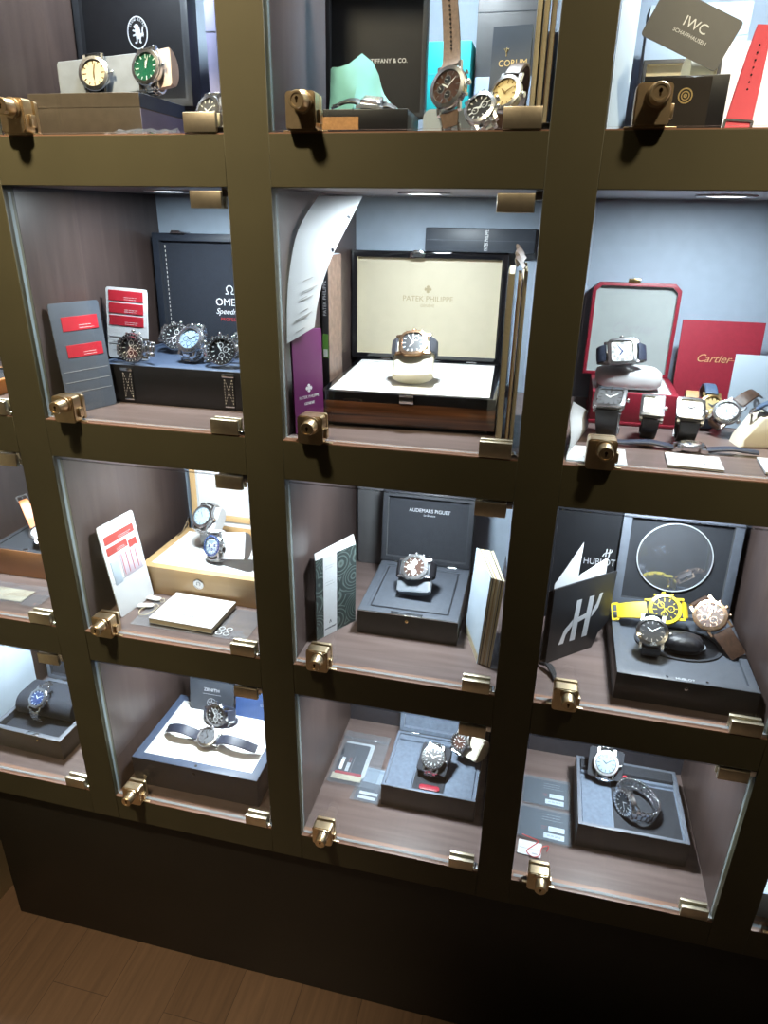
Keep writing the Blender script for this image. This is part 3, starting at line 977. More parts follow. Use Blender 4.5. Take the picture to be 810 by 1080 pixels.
cuff_for('watch_cuff', 'pinkish beige leather cuff behind the green dial watch', 'B0', *PG, 39, (24, 18), -13, 26, 'beige_leather')
watch('wrist_watch', 'steel bracelet watch with a bright green sunburst dial', 'B0', *PG, 39, dial='dial_green', marks='lume', hands='lume', strap='steel', bracelet=True, loop=(24, 18), sw=19, time_=(12, 3))
for (x, w, h, mt, nm) in ((184, 14, 158, 'lilac_box', 'tall lilac grey box standing behind the lion emblem box'), (202, 20, 148, 'powder_blue', 'tall pale blue box standing beside the lilac grey one')):
    m = MB(); m.box((0, 0, 0), (w, 130, h), mt, 1); m.box((-.2, -.3, h * .8), (w + .2, .2, h * .8 + .8), 'ink'); thing_mesh(m, 'slip_box', nm, 'box', 'B0', (x, 175, .2), RZ(2))
PG = ((224, 80, 31), (-.3, -.9, .3), (.1, .2, .97))
cuff_for('watch_cuff', 'white padded cuff standing behind the lower hinge of the lion box pigeonhole', 'B0', *PG, 36, (23, 18), -18, 18, 'white_satin')
watch('wrist_watch', 'steel bracelet watch half hidden behind the lower hinge', 'B0', *PG, 36, dial='dial_grey', strap='steel', bracelet=True, loop=(23, 18), sw=18)
rnd = random.Random(3)
m = MB(); m.sheet([[(i * 8, j * 6, 3 + 4.5 * rnd.random() + 4 * (j == 2)) for i in range(12)] for j in range(6)], 'clear_film', .3)
thing_mesh(m, 'plastic_bag', 'crumpled clear plastic bag in front of the lion emblem box', 'bag', 'B0', (124, 20, -2))

# ================================================================== top row, middle: pouch and strap watches
bx, LM = hbox('watch_box', 'flat dark box with rounded upright lid behind a sea green pouch', 'C0', (26, 46, .2), 2, 108, 74, 26, 8, 3, out='box_black', rim='box_charcoal', lin='suede_navy',
              lid=(150, 16, 5, 2, 0, 114), lid_out='box_brown', lid_rim='box_charcoal', lid_lin='box_black', chamf=10)
m = MB(); m.box((4, -.6, 7), (56, .2, 19), 'leather_tan', .2, seg=1); m.build('front_reflection', bx)  # brown reflection on the box front, put in as a tan strip
text('TIFFANY & CO.', 6.2, 'silver_ink', bx, LM @ MX((14, -18, 0)))
PH = (47, 48, 47, 50, 60, 52, 40, 30, 21, 12, 5)
rows = []
for j in range(9):
    t = j / 8; x0 = 36 - 4 * sin(pi * t); x1 = 116 - 50 * t ** .8
    rows.append([(36 + (79 + 4 * t) * k / 10 - 6 * t * sin(k * .9), 90 + 8 * t + 6 * sin(k * 1.1 + t * 2.2) * (1 - .4 * t) - 10 * sin(pi * k / 10) * (1 - t), 24.5 + t * PH[k]) for k in range(11)])
m = MB(); m.sheet(rows, 'teal_cloth', 1.2)
thing_mesh(m, 'watch_pouch', 'sea green suede pouch standing folded on the flat dark box', 'pouch', 'C0', smooth=True)
watch('wrist_watch', 'black strap with silver lugs lying in front of the sea green pouch', 'C0', (92, 64, 37.5), (.1, -.4, .9), (-1, 0, .1), 20, shape='tank', dial='dial_white', strap='leather_black', path=[[(12, -6), (18, -4), (27, -5), (36, -9)], [(-12, -6), (-18, -5), (-26, -8)]], sw=13)
m = MB(); m.box((0, 0, 0), (54, 60, 118), 'teal_box', 1.2); m.box((-.2, -.3, 84), (54.2, .1, 84.6), 'teal_cloth'); thing_mesh(m, 'gift_box', 'bright turquoise box standing at the back behind the brown strap', 'box', 'C0', (120, 225, .2))
m = MB(); m.prism(rrect(54, 32, 9), 0, 46, 'paper_blue', 0, MX((27, 46, 16), (1, 0, 0), (0, 0, 1), (0, -1, 0))); thing_mesh(m, 'watch_cushion', 'white rounded block behind the large brown strap watch', 'cushion', 'C0', (140, 105, .2))
m = MB(); m.box((0, 0, 0), (74, 70, 82), 'powder_blue', 1); m.box((-.2, -.3, 60), (74.2, .2, 60.8), 'paper_blue'); thing_mesh(m, 'gift_box', 'pale blue box at the back under the grey one', 'box', 'C0', (178, 238, .2))
m = MB(); m.box((0, 0, 0), (76, 60, 84), 'grey_card', 1); m.box((-.2, -.3, 66), (76.2, .2, 66.7), 'slate_card'); thing_mesh(m, 'gift_box', 'grey box stacked on the pale blue one', 'box', 'C0', (177, 242, 82.4))
b_ = booklet('booklet', 'dark grey booklet with gold letters beside the cream folders', 'C0', (204, 164, .2), stand(-8, 4), 44, 118, 5, 'slate_card', 'paper')
text('CORUM', 9, 'gold_ink', b_, MX((25, 82, 5.1)))
m = MB(MX((17, 93, 5))); m.tube([(-2.6, 3, .2), (2.6, 3, .2), (0, -1, .2)], .5, 'gold_ink', 6, True); m.box((-.4, -4, 0), (.4, 4, .5), 'gold_ink'); m.build('emblem', b_)
for k, (x, y, h, mt) in enumerate(((257, 60, 178, 'paper_cream'), (264, 52, 188, 'cream_panel'), (271, 44, 182, 'paper_tan'))):
    booklet('booklet', ['first cream folder against the far wall, nearest the gold dial watch', 'middle cream folder of three against the wall by the gold dial watch', 'tan folder against the wall by the gold dial watch'][k], 'C0', (x, y + 120, .2), stand(-90 + 2, 0), 118, h, 5, mt, 'paper_cream', group='folders by the gold dial watch')
# big chronograph with its brown strap opened out
watch('wrist_watch', 'large steel chronograph on an opened brown perforated strap', 'C0', (168, 84, 50), (-.40, -.88, .26), (-.10, .25, .97), 43, dial='dial_brown', marks='steel', hands='lume', strap='leather_taupe', lining='leather_taupe',
      chrono=((0, .45), (0, -.45), (-.5, 0)), path=[[(-23, -7), (-28, -8), (-33, -9), (-37, -10)], [(23, -7), (30, -9), (44, -9), (62, -7), (80, -4), (100, 0)]], sw=22, holes=True)
watch('wrist_watch', 'small steel watch with a black dial low at the front lip', 'C0', (207, 52, 27), (-.3, -.82, .5), (-.5, .2, .8), 34, dial='dial_black', strap='steel', bracelet=True, loop=(23, 9), chrono=((-.4, 0), (.4, 0)), sw=17)
watch('wrist_watch', 'steel watch with a pale gold dial beside the dark grey booklet', 'C0', (228, 90, 45), (-.38, -.86, .35), (.22, .3, .92), 36, dial='dial_gold', marks='gold', hands='gold', strap='leather_brown', loop=(36, 16), sw=18)

# ================================================================== top row, right: grey card, medallion box, coral strap
bx, LM = hbox('watch_box', 'dark brown watch box with a round gold medallion on its front', 'D0', (33, 56, .2), -2, 76, 70, 50, 7, 14, out='box_black', rim='box_charcoal', lin='cream_leather',
              lid=(26, 12, 4, 5), lid_out='box_black', lid_rim='box_charcoal', lid_lin='cream_panel')
m = MB(MX((0, -.3, 0), (1, 0, 0), (0, 0, 1), (0, -1, 0))); m.box((16, 1, -.2), (61, 48.5, .4), 'box_brown', .2, seg=1); m.build('front_panel', bx)
m = MB(MX((39, -.7, 33), (1, 0, 0), (0, 0, 1), (0, -1, 0)))
for r1, r2 in ((6.6, 5.4), (4, 3), (1.8, .4)): m.band(circ(r1, 28), circ(r2, 28), 0, .4, 'gold_ink')
m.build('medallion', bx)
cuff_block('watch_cushion', 'cream cushion tucked in the gold medallion box', 'D0', (84, 92, 36.6), 22, 30, 34, 'cream_leather', 10, rnd=12)
R_ = stand(0, 8); R_ = R_ @ Matrix.Rotation(radians(-25), 4, 'Z')
m = MB(); m.prism(rrect(78, 44, 3, 4, 39, 22), 0, .9, 'grey_card')
o = thing_mesh(m, 'brand_card', 'dark grey card with silver letters tilted on the medallion box', 'card', 'D0', (24, 60, 84.5), R_)
text('IWC', 12, 'silver_ink', o, MX((41, 25, 1))); text('SCHAFFHAUSEN', 4.6, 'silver_ink', o, MX((41, 15.5, 1)))
m = MB(); m.strip([(0, 0), (2, 20), (3, 45), (3, 70), (2, 90)], lambda t: 25 - 12 * t ** 1.5, 2.6, 'rubber_coral')
for k in range(7):
    z = 38 + k * 6; m.lathe([(0, 1.6), (.9, 1.6), (.9, 0)], 'hole', 10, MX((0, 2.9 - 2.6, z), (1, 0, 0), (0, 0, 1), (0, -1, 0)) @ MX((0, 0, -2.4)))
o = thing_mesh(m, 'watch_strap', 'coral red rubber watch strap standing beside the medallion box', 'watch strap', 'D0', (127, 78, 3), RZ(-8) @ Matrix.Rotation(radians(5), 4, 'Y'))
m = MB(); m.band(rrect(27, 13, 2), rrect(22, 9, 1), -1, 1, 'steel', MX((0, -1, 6), (1, 0, 0), (0, .2, 1), (0, -1, .2))); m.build('buckle', o)
booklet('booklet', 'large white folder leaning behind the coral red strap', 'D0', (114, 142, .2), stand(0, 8), 160, 94, 4, 'paper', 'paper')
m = MB(); m.sheet([[(5 * j, 12 * j + 3 * sin(i * .8), 160 * i / 8 * (1 - .03 * j)) for j in range(5)] for i in range(9)], 'paper_blue', .5)
thing_mesh(m, 'paper_sheet', 'pale folded paper standing against the wall beside the medallion box', 'paper', 'D0', (4, 70, .3))
m = MB(); m.box((0, 0, 0), (110, 40, 150), 'paper_blue', 1); m.box((-.2, -.3, 118), (110.2, .2, 119), 'powder_blue'); thing_mesh(m, 'gift_box', 'wide pale box at the back behind the tilted grey card', 'box', 'D0', (44, 250, .2))
# ================================================================== second row, left: chronographs on a leather box
bx, LM = hbox('watch_box', 'long black leather watch box with two stitched straps and upright lid', 'B1', (12, 108, .2), 0, 253, 172, 54, 8, 2, out='box_black', rim='rim_navy', lin='rim_navy',
              lid=(168, 24, 11, 2, 2, 251), lid_out='box_navy', lid_rim='box_navy', lid_lin='suede_navy')
for x in (46, 200):
    m = MB(MX((x, 0, 0), (1, 0, 0), (0, 0, 1), (0, -1, 0)))
    m.box((-8, 6, -.4), (8, 48, 1.4), 'leather_black', .5)
    for pts in (((-6, 9), (6, 45)), ((6, 9), (-6, 45)), ((-6, 9), (-6, 45)), ((6, 9), (6, 45))):
        (x0, y0), (x1, y1) = pts
        for k in range(9):
            f0, f1 = k / 9, (k + .6) / 9
            m.tube([(x0 + (x1 - x0) * f0, y0 + (y1 - y0) * f0, 1.5), (x0 + (x1 - x0) * f1, y0 + (y1 - y0) * f1, 1.5)], .35, 'stitch', 5)
    st = m.build('strap', bx)
    m = MB(MX((x, 0, 0), (1, 0, 0), (0, 0, 1), (0, -1, 0))); m.box((-9, 46, -.2), (9, 50.5, 2.6), 'steel', .5); m.box((-7, 4.5, -.2), (7, 7, 2), 'steel', .5); m.build('strap_bar', st)
m = MB(LM)
for s in (-1, 1):
    for k in range(22): m.tube([(s * 108, -72 + k * 6.4, .3), (s * 108, -68.4 + k * 6.4, .3)], .45, 'stitch', 5)
m.build('stitching', bx)
m = MB(MX((50, 172 + 12, 222), (1, 0, 0), (0, 1, 0), (0, 0, 1))); m.box((-12, -14, 0), (12, 6, 2), 'steel', .6); m.tube([(-9, -13, 1), (-7, -18, 3), (7, -18, 3), (9, -13, 1)], 1.1, 'steel'); m.build('clasp', bx)
text('OMEGA', 16, 'white_ink', bx, LM @ MX((0, -16, 0))); text('Speedmaster', 12, 'white_ink', bx, LM @ MX((3, -30, 0)), shear=.35); text('PROFESSIONAL', 7, 'red_ink', bx, LM @ MX((5, -42, 0)), spacing=1.1)
om = [(5.2 * cos(radians(a)), 5.2 * sin(radians(a)) + 2, .3) for a in range(-58, 239, 12)]
m = MB(LM @ MX((-3, 2, 0))); m.tube([(7, -5, .3), (3, -5, .3)] + om + [(-3, -5, .3), (-7, -5, .3)], .8, 'white_ink', 6); m.build('emblem', bx)
# cards
def card_holder(name, label, c, pos, R, w, h, base, labels, slots, txt=None, cat='card holder', ink='red_label'):
    r_ = root(name, label, cat, c, pos, R)
    m = MB(); m.prism(rrect(w, h, 4, 4, w / 2, h / 2), -1, .6, base); m.build('panel', r_)
    for (x, y, lw, lh) in labels:
        m = MB(); m.box((x, y, .6), (x + lw, y + lh, 1.1), ink, .15, seg=1); q = m.build('red_card', r_)
        lines(q, MX((x + lw * .45, y + 1, 1.1)), lw * .45, lh * .4, 2, 'white_ink')
    m = MB()
    for y in slots: m.box((3, y, .6), (w - 3, y + .7, .95), 'grey_ink')
    m.build('slot_edges', r_)
    return r_
sd = stand(68, 4)
card_holder('card_holder', 'open dark grey card wallet with two red cards by the wall', 'B1', (15, 30, .5), sd, 72, 142, 'grey_sleeve', ((14, 106, 52, 18), (14, 72, 52, 16)), (54, 40, 26))
ch = card_holder('card_holder', 'white card wallet with three red cards standing on the black leather box', 'B1', (8, 144, 56.5), stand(4, 5) @ Matrix.Rotation(radians(-3), 4, 'Z'), 62, 98, 'paper', ((4, 80, 52, 14), (4, 63, 52, 14), (4, 46, 52, 14)), (30, 20))
lines(ch, MX((8, 8, .7)), 44, 24, 4, 'grey_ink')
CH3 = ((-.45, 0), (0, -.45), (.45, 0))
watch('wrist_watch', 'black dial steel chronograph in front of the white card wallet', 'B1', (63, 116, 77), (-.12, -.95, .26), LEFT, 42, dial='dial_black', strap='steel', bracelet=True, loop=(30, 11), chrono=CH3, tachy='dial_black', group=None, time_=(1, 52))
watch('wrist_watch', 'black dial steel chronograph at the back against the upright lid', 'B1', (78, 214, 79), (.12, -.9, .42), (-.96, -.1, .25), 42, dial='dial_black', strap='steel', bracelet=True, loop=(30, 20), chrono=CH3, tachy='dial_black', time_=(9, 54))
watch('wrist_watch', 'steel watch, crystal reflection painted pale on its dial, amid the black dial chronographs', 'B1', (132, 158, 86.6), (-.05, -.80, .60), (.1, .6, .8), 42, dial='dial_ice', marks='dial_blue', hands='steel', strap='steel', bracelet=True, loop=(28, 15), chrono=CH3, sub='dial_ice', tachy='steel')  # bright glare on the crystal is put into the dial colours
watch('wrist_watch', 'black dial steel chronograph nearest the hinge side stile', 'B1', (190, 136, 77.5), (.10, -.93, .36), (-.97, -.05, -.2), 42, dial='dial_black', strap='steel', bracelet=True, loop=(30, 20), chrono=CH3, tachy='dial_black', time_=(2, 12))
watch('wrist_watch', 'bright steel bracelet watch lying at the back beside the stile', 'B1', (200, 208, 77.5), (.2, -.88, .4), LEFT, 40, dial='dial_white', marks='ink', hands='ink', strap='steel', bracelet=True, loop=(29, 20))

# ================================================================== second row, middle: macassar box
bx, LM = hbox('watch_box', 'striped ebony watch box with white interior and cream lid panel', 'C1', (24, 76, 5.2), 3, 222, 222, 41, 9, 3, out='box_black_gloss', rim='box_black_gloss', lin='white_lining',
              lid=(158, 22, 9, 1, -10, 231), lid_out='box_black_gloss', lid_lin='cream_panel', foot=8, bev=1.5)
m = MB(); m.box((-.5, -.6, .4), (222.5, 222.5, 29), 'ebony', 1.2); m.build('veneer', bx)
m = MB(MX((111, -.8, 36), (1, 0, 0), (0, 0, 1), (0, -1, 0))); m.box((-9, -6, 0), (9, 4, 1.6), 'chrome', .5); m.box((-9, 3, 0), (9, 4.5, 3), 'chrome', .4); m.build('latch', bx)
m = MB(LM @ MX((-16, 73.5, 8.2))); m.prism([(-11, -4), (11, -4), (11, 3), (5, 7), (-5, 7), (-11, 3)], -2, 4, 'chrome', .5); m.prism([(-7, -2), (7, -2), (7, 2), (-7, 2)], 4, 4.6, 'box_black'); m.build('clasp', bx)
text('PATEK PHILIPPE', 11, 'tan_ink', bx, LM @ MX((0, 12, 0))); text('GENEVE', 6, 'tan_ink', bx, LM @ MX((0, 2, 0)))
def cross_emblem(parent, M, s, mat):
    m = MB(M)
    for k in range(4):
        m.prism([(-.8 * s, .4 * s), (.8 * s, .4 * s), (1.6 * s, 2.6 * s), (0, 3.6 * s), (-1.6 * s, 2.6 * s)], 0, .25, mat, 0, Matrix.Rotation(k * pi / 2, 4, 'Z'))
    m.box((-.7 * s, -.7 * s, 0), (.7 * s, .7 * s, .25), mat); return m.build('emblem', parent)
cross_emblem(bx, LM @ MX((0, 26, 0)), 1.6, 'tan_ink')
PG = ((126, 158, 99), (-.02, -.72, .69), (-.98, 0, -.12))
cuff_for('watch_cushion', 'cream leather cushion standing in the striped ebony box', 'C1', *PG, 40, (30, 20), -42, 15, 'cream_leather')
watch('wrist_watch', 'rose gold watch with a soft cornered bezel on the cream cushion', 'C1', *PG, 40, 'soft', 'rose_gold', 'rose_gold', 'dial_black', 'lume', 'lume', 'leather_bluegrey', 'strap_lining', loop=(30, 20), chrono=((.42, -.25),), sw=23, time_=(10, 10))
# papers and booklets on the left
L_ = [(2, 22, 112), (2, 26, 150), (3, 36, 190), (6, 62, 235), (10, 126, 272)]; R2 = [(26, 52, 128), (30, 62, 165), (40, 80, 205), (52, 108, 240), (62, 140, 273)]
def lerp(a, b, t): return tuple(a[i] + (b[i] - a[i]) * t for i in range(3))
La, Ra = curve_pts(L_, 16), curve_pts(R2, 16)
m = MB(); m.sheet([[lerp(a, b, k / 6) for k in range(7)] for a, b in zip(La, Ra)], 'paper', .5)
o = thing_mesh(m, 'certificate', 'tall curling white certificate above the purple booklet', 'paper', 'C1')
m = MB()
for k in range(9):
    i = 1 + k * .42; a = La[int(i * 1.5)]; b = Ra[int(i * 1.5)]
    p, q = lerp(a, b, .42 if k > 2 else .3), lerp(a, b, .62 + .3 * ((k * 7) % 5) / 5); dz = (k % 3) * 2.2
    m.tube([(p[0] + .3, p[1] - .9, p[2] + dz), (q[0] + .3, q[1] - .9, q[2] + dz)], .35, 'grey_ink', 5)
m.build('printing', o)
m = MB()
for j in (9, 13): p = lerp(La[j], Ra[j], .93); m.lathe([(0, .5), (2.2, .5), (2.2, -.2)], 'ink', 14, frame((p[0], p[1] - .4, p[2]), (.3, -.9, .2), (0, 0, 1)))
m.build('punch_mark', o)
b_ = booklet('booklet', 'purple booklet with white lettering standing in front of the black slip case', 'C1', (4, 30, .3), stand(61, 1), 48, 124, 3, 'purple_card', 'paper')
cross_emblem(b_, MX((24, 54, 3.1)), 1.5, 'white_ink'); text('PATEK PHILIPPE', 5.2, 'white_ink', b_, MX((24, 43, 3.1)), sx=.9); text('GENEVE', 4.6, 'white_ink', b_, MX((24, 35, 3.1)))
m = MB(); m.box((0, .8, 0), (9, 58, 203), 'black_card', .6); m.box((9, 1, 0), (10, 57, 203), 'brown_cover', .2, seg=1); m.box((1, 4, 202.6), (8.5, 56, 203.6), 'paper_blue')
o = thing_mesh(m, 'slip_case', 'tall black slip case with a brown patterned side', 'book', 'C1', (3, 150, .2), RZ(-1))
text('PATEK PHILIPPE', 6.4, 'silver_ink', o, MX((4.6, .6, 150), (0, 0, 1), (-1, 0, 0), (0, -1, 0)))
m = MB(MX((0, .5, 0), (1, 0, 0), (0, 0, 1), (0, -1, 0))); m.box((.8, 72, -.3), (8.4, 104, .3), 'green_label'); m.box((1.8, 74, .2), (7.6, 84, .5), 'white_ink'); m.build('sticker', o)
# right-hand folders
for k, (x, w, h, y, mt, nm) in enumerate(((250, 7, 196, 46, 'cream_panel', 'cream folder nearest the striped ebony box'), (258, 3.5, 190, 46, 'leather_tan', 'thin tan folder between two cream folders'), (264, 4, 200, 40, 'paper_cream', 'cream folder against the wall, beyond the thin tan one'))):
    booklet('booklet', nm, 'C1', (x, y + 140, .3), stand(-90 + 3, 0), 138, h, w, mt, 'paper_cream')
m = MB(); m.sheet([[(268 - 14 * sin(j * .3) + 3 * (i % 2), 60 + j * 16, 201 + 16 * sin(.5 + j * .35) - i * 4) for j in range(8)] for i in range(5)], 'leather_brown', 1)
thing_mesh(m, 'leather_wrap', 'curled brown leather wrap on top of the cream folders', 'leather wrap', 'C1', (-3, 0, 7))
m = MB(); m.box((0, 0, 0), (156, 29, 32), 'slate_card', 1); m.box((-.2, -.3, 15.6), (156.2, .1, 16.2), 'grey_sleeve')
o = thing_mesh(m, 'slip_box', 'long slate grey box lying on top of the cream lid', 'box', 'C1', (112, 304.3, 204.8))
text('PATEK PHILIPPE', 8, 'white_ink', o, MX((88, -.3, 16), (0, 0, 1), (-1, 0, 0), (0, -1, 0)), sx=.5)

# ================================================================== second row, right: red leather box and dress watches
bx, LM = hbox('watch_box', 'red leather watch box with cut corners and white lining', 'D1', (34, 186, .3), -1, 108, 112, 43, 8, 2, out='red_leather', rim='red_leather', lin='white_lining',
              lid=(128, 22, 5, 4, -12, 118), lid_out='red_leather', lid_rim='red_leather', lid_lin='grey_silk', chamf=9)
m = MB(); m.box((-1.5, -1.5, .2), (109.5, 112, 5), 'red_leather', 1); m.build('base_moulding', bx)
m = MB(LM @ MX((-5, 66, 10))); m.box((-8, -2, -8), (8, 3.5, 1), 'gold', .8); m.lathe([(2.6, 0), (2.6, 2), (0, 2.4)], 'gold', 14, MX((0, 1.5, 0))); m.build('clasp', bx)
text('Cartier', 20, 'grey_ink', bx, LM @ MX((2, 2, 0)), shear=.35)
m = MB(); puff(m, 84, 60, 27, 'white_satin', None, .5, .02); thing_mesh(m, 'watch_cushion', 'plump white cushion in the red leather box', 'cushion', 'D1', (80, 228, 43))
watch('wrist_watch', 'square steel watch with a navy strap on the white cushion', 'D1', (65, 200, 95), (-.02, -.86, .50), (-.97, 0, -.12), 36, 'square', 'steel', 'steel', 'dial_white', 'ink', 'dial_blue', 'leather_navy', 'strap_lining', loop=(30, 13), roman=True, sw=23, screws=False)
b_ = booklet('certificate_folder', 'large red folder with gold script standing beside the red box', 'D1', (146, 268, .3), stand(0, 8), 104, 128, 3, 'red_card', 'paper')
text('Cartier', 15, 'gold_ink', b_, MX((46, 78, 3.1)), shear=.35)
m = MB(MX((0, 0, 0))); m.box((66, 76.5, 3), (78, 77.1, 3.3), 'gold_ink'); m.build('flourish', b_)
booklet('booklet', 'white folder leaning at the back behind the cream watch pillow', 'D1', (206, 214, .3), stand(-4, 6), 70, 95, 3, 'paper_blue', 'paper')
m = MB(); m.sheet([[(4 + 5 * j + 2 * sin(i), 30 + 22 * j, 62 * i / 6 * (1 - .12 * j)) for j in range(6)] for i in range(7)], 'paper', .6)
thing_mesh(m, 'paper_sheet', 'white paper standing against the wall beside the red leather box', 'paper', 'D1', (0, 0, 3))
kw = dict(strap='leather_black', lining='leather_black', roman=True)
watch('wrist_watch', 'large square steel watch standing on its black strap beside the lock', 'D1', (50, 116, 54), (-.12, -.42, .9), (.14, .88, .42), 38, 'square', 'steel', 'steel', 'dial_grey', marks='steel', hands='lume', loop=(28, 29), sw=27, strap='leather_black', screws=True)
watch('wrist_watch', 'rectangular steel watch with a white dial between two square ones', 'D1', (100, 112, 48), (-.05, -.58, .81), (.08, .8, .58), 30, 'tank', 'steel', 'steel', 'dial_white', 'ink', 'ink', loop=(25, 26), sw=20, **kw)
watch('wrist_watch', 'square steel watch with a white dial in front of the tan strap', 'D1', (143, 110, 48), (-.02, -.58, .81), (.05, .8, .58), 33, 'square', 'steel', 'steel', 'dial_white', 'ink', 'ink', loop=(25, 26), sw=23, **kw)
m = MB(); m.strip([(p[1], p[2]) for p in curve_pts([(0, -14, 0), (0, -20, 14), (0, -12, 34), (0, 2, 44), (0, 14, 34), (0, 16, 4)], 24)], 16, 2.6, 'leather_tan', None, 'strap_lining')
o = thing_mesh(m, 'watch_strap', 'tan leather watch strap arched up in front of the red folder', 'watch strap', 'D1', (160, 206, 2), RZ(-6))
m = MB(); m.band(rrect(17, 10, 2), rrect(13, 7, 1), -1, 1, 'gold', MX((0, -18, 4), (1, 0, 0), (0, .3, 1), (0, -1, .3))); m.build('buckle', o)
watch('wrist_watch', 'round gold watch with a blue strap below the red folder', 'D1', (183, 188, 34), (.05, -.85, .52), (0, .5, .85), 31, 'round', 'gold', 'gold', 'dial_gold', 'gold', 'ink', 'leather_blue', 'strap_lining', path=[[(17, -6), (24, -8), (32, -14), (36, -24), (34, -36), (26, -44)], [(-17, -6), (-19, -9), (-22, -14), (-24, -20), (-20, -28)]], sw=16)
watch('wrist_watch', 'round white dial watch with a brown strap behind the cream pillow', 'D1', (196, 166, 34), (-.25, -.72, .65), (.75, .5, .5), 33, 'round', 'steel', 'steel', 'dial_white', 'ink', 'dial_blue', 'leather_brown', 'leather_brown', path=[[(18, -6), (26, -6), (36, -9), (44, -14), (49, -24)], [(-18, -6), (-21, -9), (-20, -16), (-12, -24)]], sw=17)
m = MB(); m.prism([(-24, 0), (22, 0), (26, 6), (18, 30), (8, 40), (-6, 36), (-20, 10)], -16, 16, 'cream_leather', 3, MX((0, 0, 0), (1, 0, 0), (0, 0, 1), (0, -1, 0)))
thing_mesh(m, 'watch_pillow', 'cream leather pillow at the front beside the round white dial watch', 'cushion', 'D1', (228, 142, .3), RZ(12))
watch('wrist_watch', 'steel watch with a blue grey strap wrapped over the cream pillow', 'D1', (264, 128, 38), (.80, -.3, .5), (-.4, .1, .9), 34, 'round', 'steel', 'steel', 'dial_white', 'ink', 'ink', 'leather_blue', 'leather_bluegrey', path=[[(19, -6), (26, -12), (30, -22), (28, -34)], [(-19, -6), (-23, -9), (-28, -14), (-32, -17)]], sw=22)
watch('wrist_watch', 'oval silver watch lying flat at the front on a thin dark strap', 'D1', (146, 90, 11), (0, -.12, 1), (-1, .02, 0), 27, 'oval', 'steel', 'steel', 'dial_white', 'ink', 'dial_blue', 'leather_navy', 'leather_navy', path=[[(19, -7), (30, -5), (44, -3), (58, -4), (74, -6), (88, -6)], [(-19, -7), (-30, -5), (-46, -3), (-60, -4), (-74, -5)]], sw=12, roman=True, thick=7)
for x, y, w, d, rz, nm in ((3, 14, 66, 58, -2, 'white card folder lying by the lock'), (113, 24, 58, 46, -3, 'white card folder under the oval silver watch'), (213, 27, 62, 52, -4, 'white card folder lying at the front below the cream pillow')):
    b_ = booklet('card_folder', nm, 'D1', (x, y, .9), RZ(rz), w, d, 2.6 if x > 20 else 1.5, 'paper', 'paper_cream')
    text('Cartier', 11, 'grey_ink', b_, MX((w / 2, d * .30, 2.7 if x > 20 else 1.6)), shear=.35)

# ================================================================== second row, left edge of the photograph
bx, LM = hbox('watch_box', 'orange leather box at the edge beside the black leather box pigeonhole', 'A1', (86, 92, .3), 0, 96, 90, 21, 8, 3, out='orange_box', rim='cedar', lin='suede_dark')
# ================================================================== third row, edge: orange box and strap
bx, LM = hbox('watch_box', 'cedar brown watch box with a dark inner tray beside the clear bag', 'A2', (66, 122, .3), 0, 190, 130, 49, 9, 2, out='cedar', rim='box_charcoal', lin='suede_dark')
m = MB(MX((70, 6, 49), (1, 0, 0), (0, 1, 0), (0, 0, 1))); m.lathe([(5, 0), (5, .6), (4, 1), (0, 1)], 'steel', 20, M=MX((0, 0, 0)), sx=1.2, sy=.8); m.build('medallion', bx)
watch('wrist_watch', 'white dial watch with an orange strap on the cedar brown box', 'A2', (150, 150, 76), (.15, -.35, .93), (-.75, .6, .2), 34, 'round', 'steel', 'steel', 'dial_white', 'ink', 'ink', 'leather_orange', 'leather_tan', path=[[(19, -6), (30, -5), (44, -3), (58, 3), (70, 10), (74, 14)], [(-19, -6), (-30, -8), (-44, -10)]], sw=19)
rnd = random.Random(5)
m = MB(); m.sheet([[(i * 9, j * 8, 2 + 3.5 * rnd.random()) for i in range(15)] for j in range(8)], 'clear_film', .3)
o = thing_mesh(m, 'plastic_bag', 'flat clear plastic bag before the cedar brown box', 'bag', 'A2', (92, 36, 1))
m = MB(); m.box((6, 10, .2), (90, 44, 1.6), 'paper_cream', .3); m.build('card', o)

# ================================================================== third row, left: maple box
bx, LM = hbox('watch_box', 'pale maple watch box with a white interior and tall open lid', 'B2', (20, 128, .3), -1, 222, 152, 50, 13, 3, out='maple', rim='maple', lin='white_lining',
              lid=(170, 30, 12, 2, 14, 208), lid_out='maple', lid_rim='maple', lid_lin='white_satin')
m = MB(MX((104, -.3, 30), (1, 0, 0), (0, 0, 1), (0, -1, 0))); m.lathe([(9, 0), (9, 1), (7.6, 1.4), (7.2, 1), (0, 1)], 'steel', 28)
m.tube([(3.2 * cos(radians(a)), 3.2 * sin(radians(a)) + .8, 1.3) for a in range(-55, 236, 15)], .5, 'grey_ink', 5); m.build('medallion', bx)
text('OMEGA', 5.5, 'ink', bx, MX((92, 5, 50)), sx=1.6)
for s in (0,):
    m = MB(); m.box((3, 148, 50), (7, 156, 70), 'steel', .6); m.tube([(5, 150, 66), (5, 128, 52), (5, 112, 51)], 1.4, 'steel'); m.build('lid_stay', bx)
m = MB(LM @ MX((0, -66, 0))); m.box((-80, 0, 0), (90, 11, 3), 'maple', .4); m.build('lid_rail', bx)
PG = ((97, 206, 113), (-.20, -.76, .62), (.15, .6, .78))
cuff_for('watch_cuff', 'white padded cuff at the back of the maple box', 'B2', *PG, 40, (26, 22), -19, 22, 'white_satin')
m = MB(); m.prism(rrect(40, 22, 6), 0, 29, 'white_satin', 2); thing_mesh(m, 'watch_stand', 'white block under the padded cuff in the maple box', 'stand', 'B2', (98, 232, 47.6), RZ(-12))
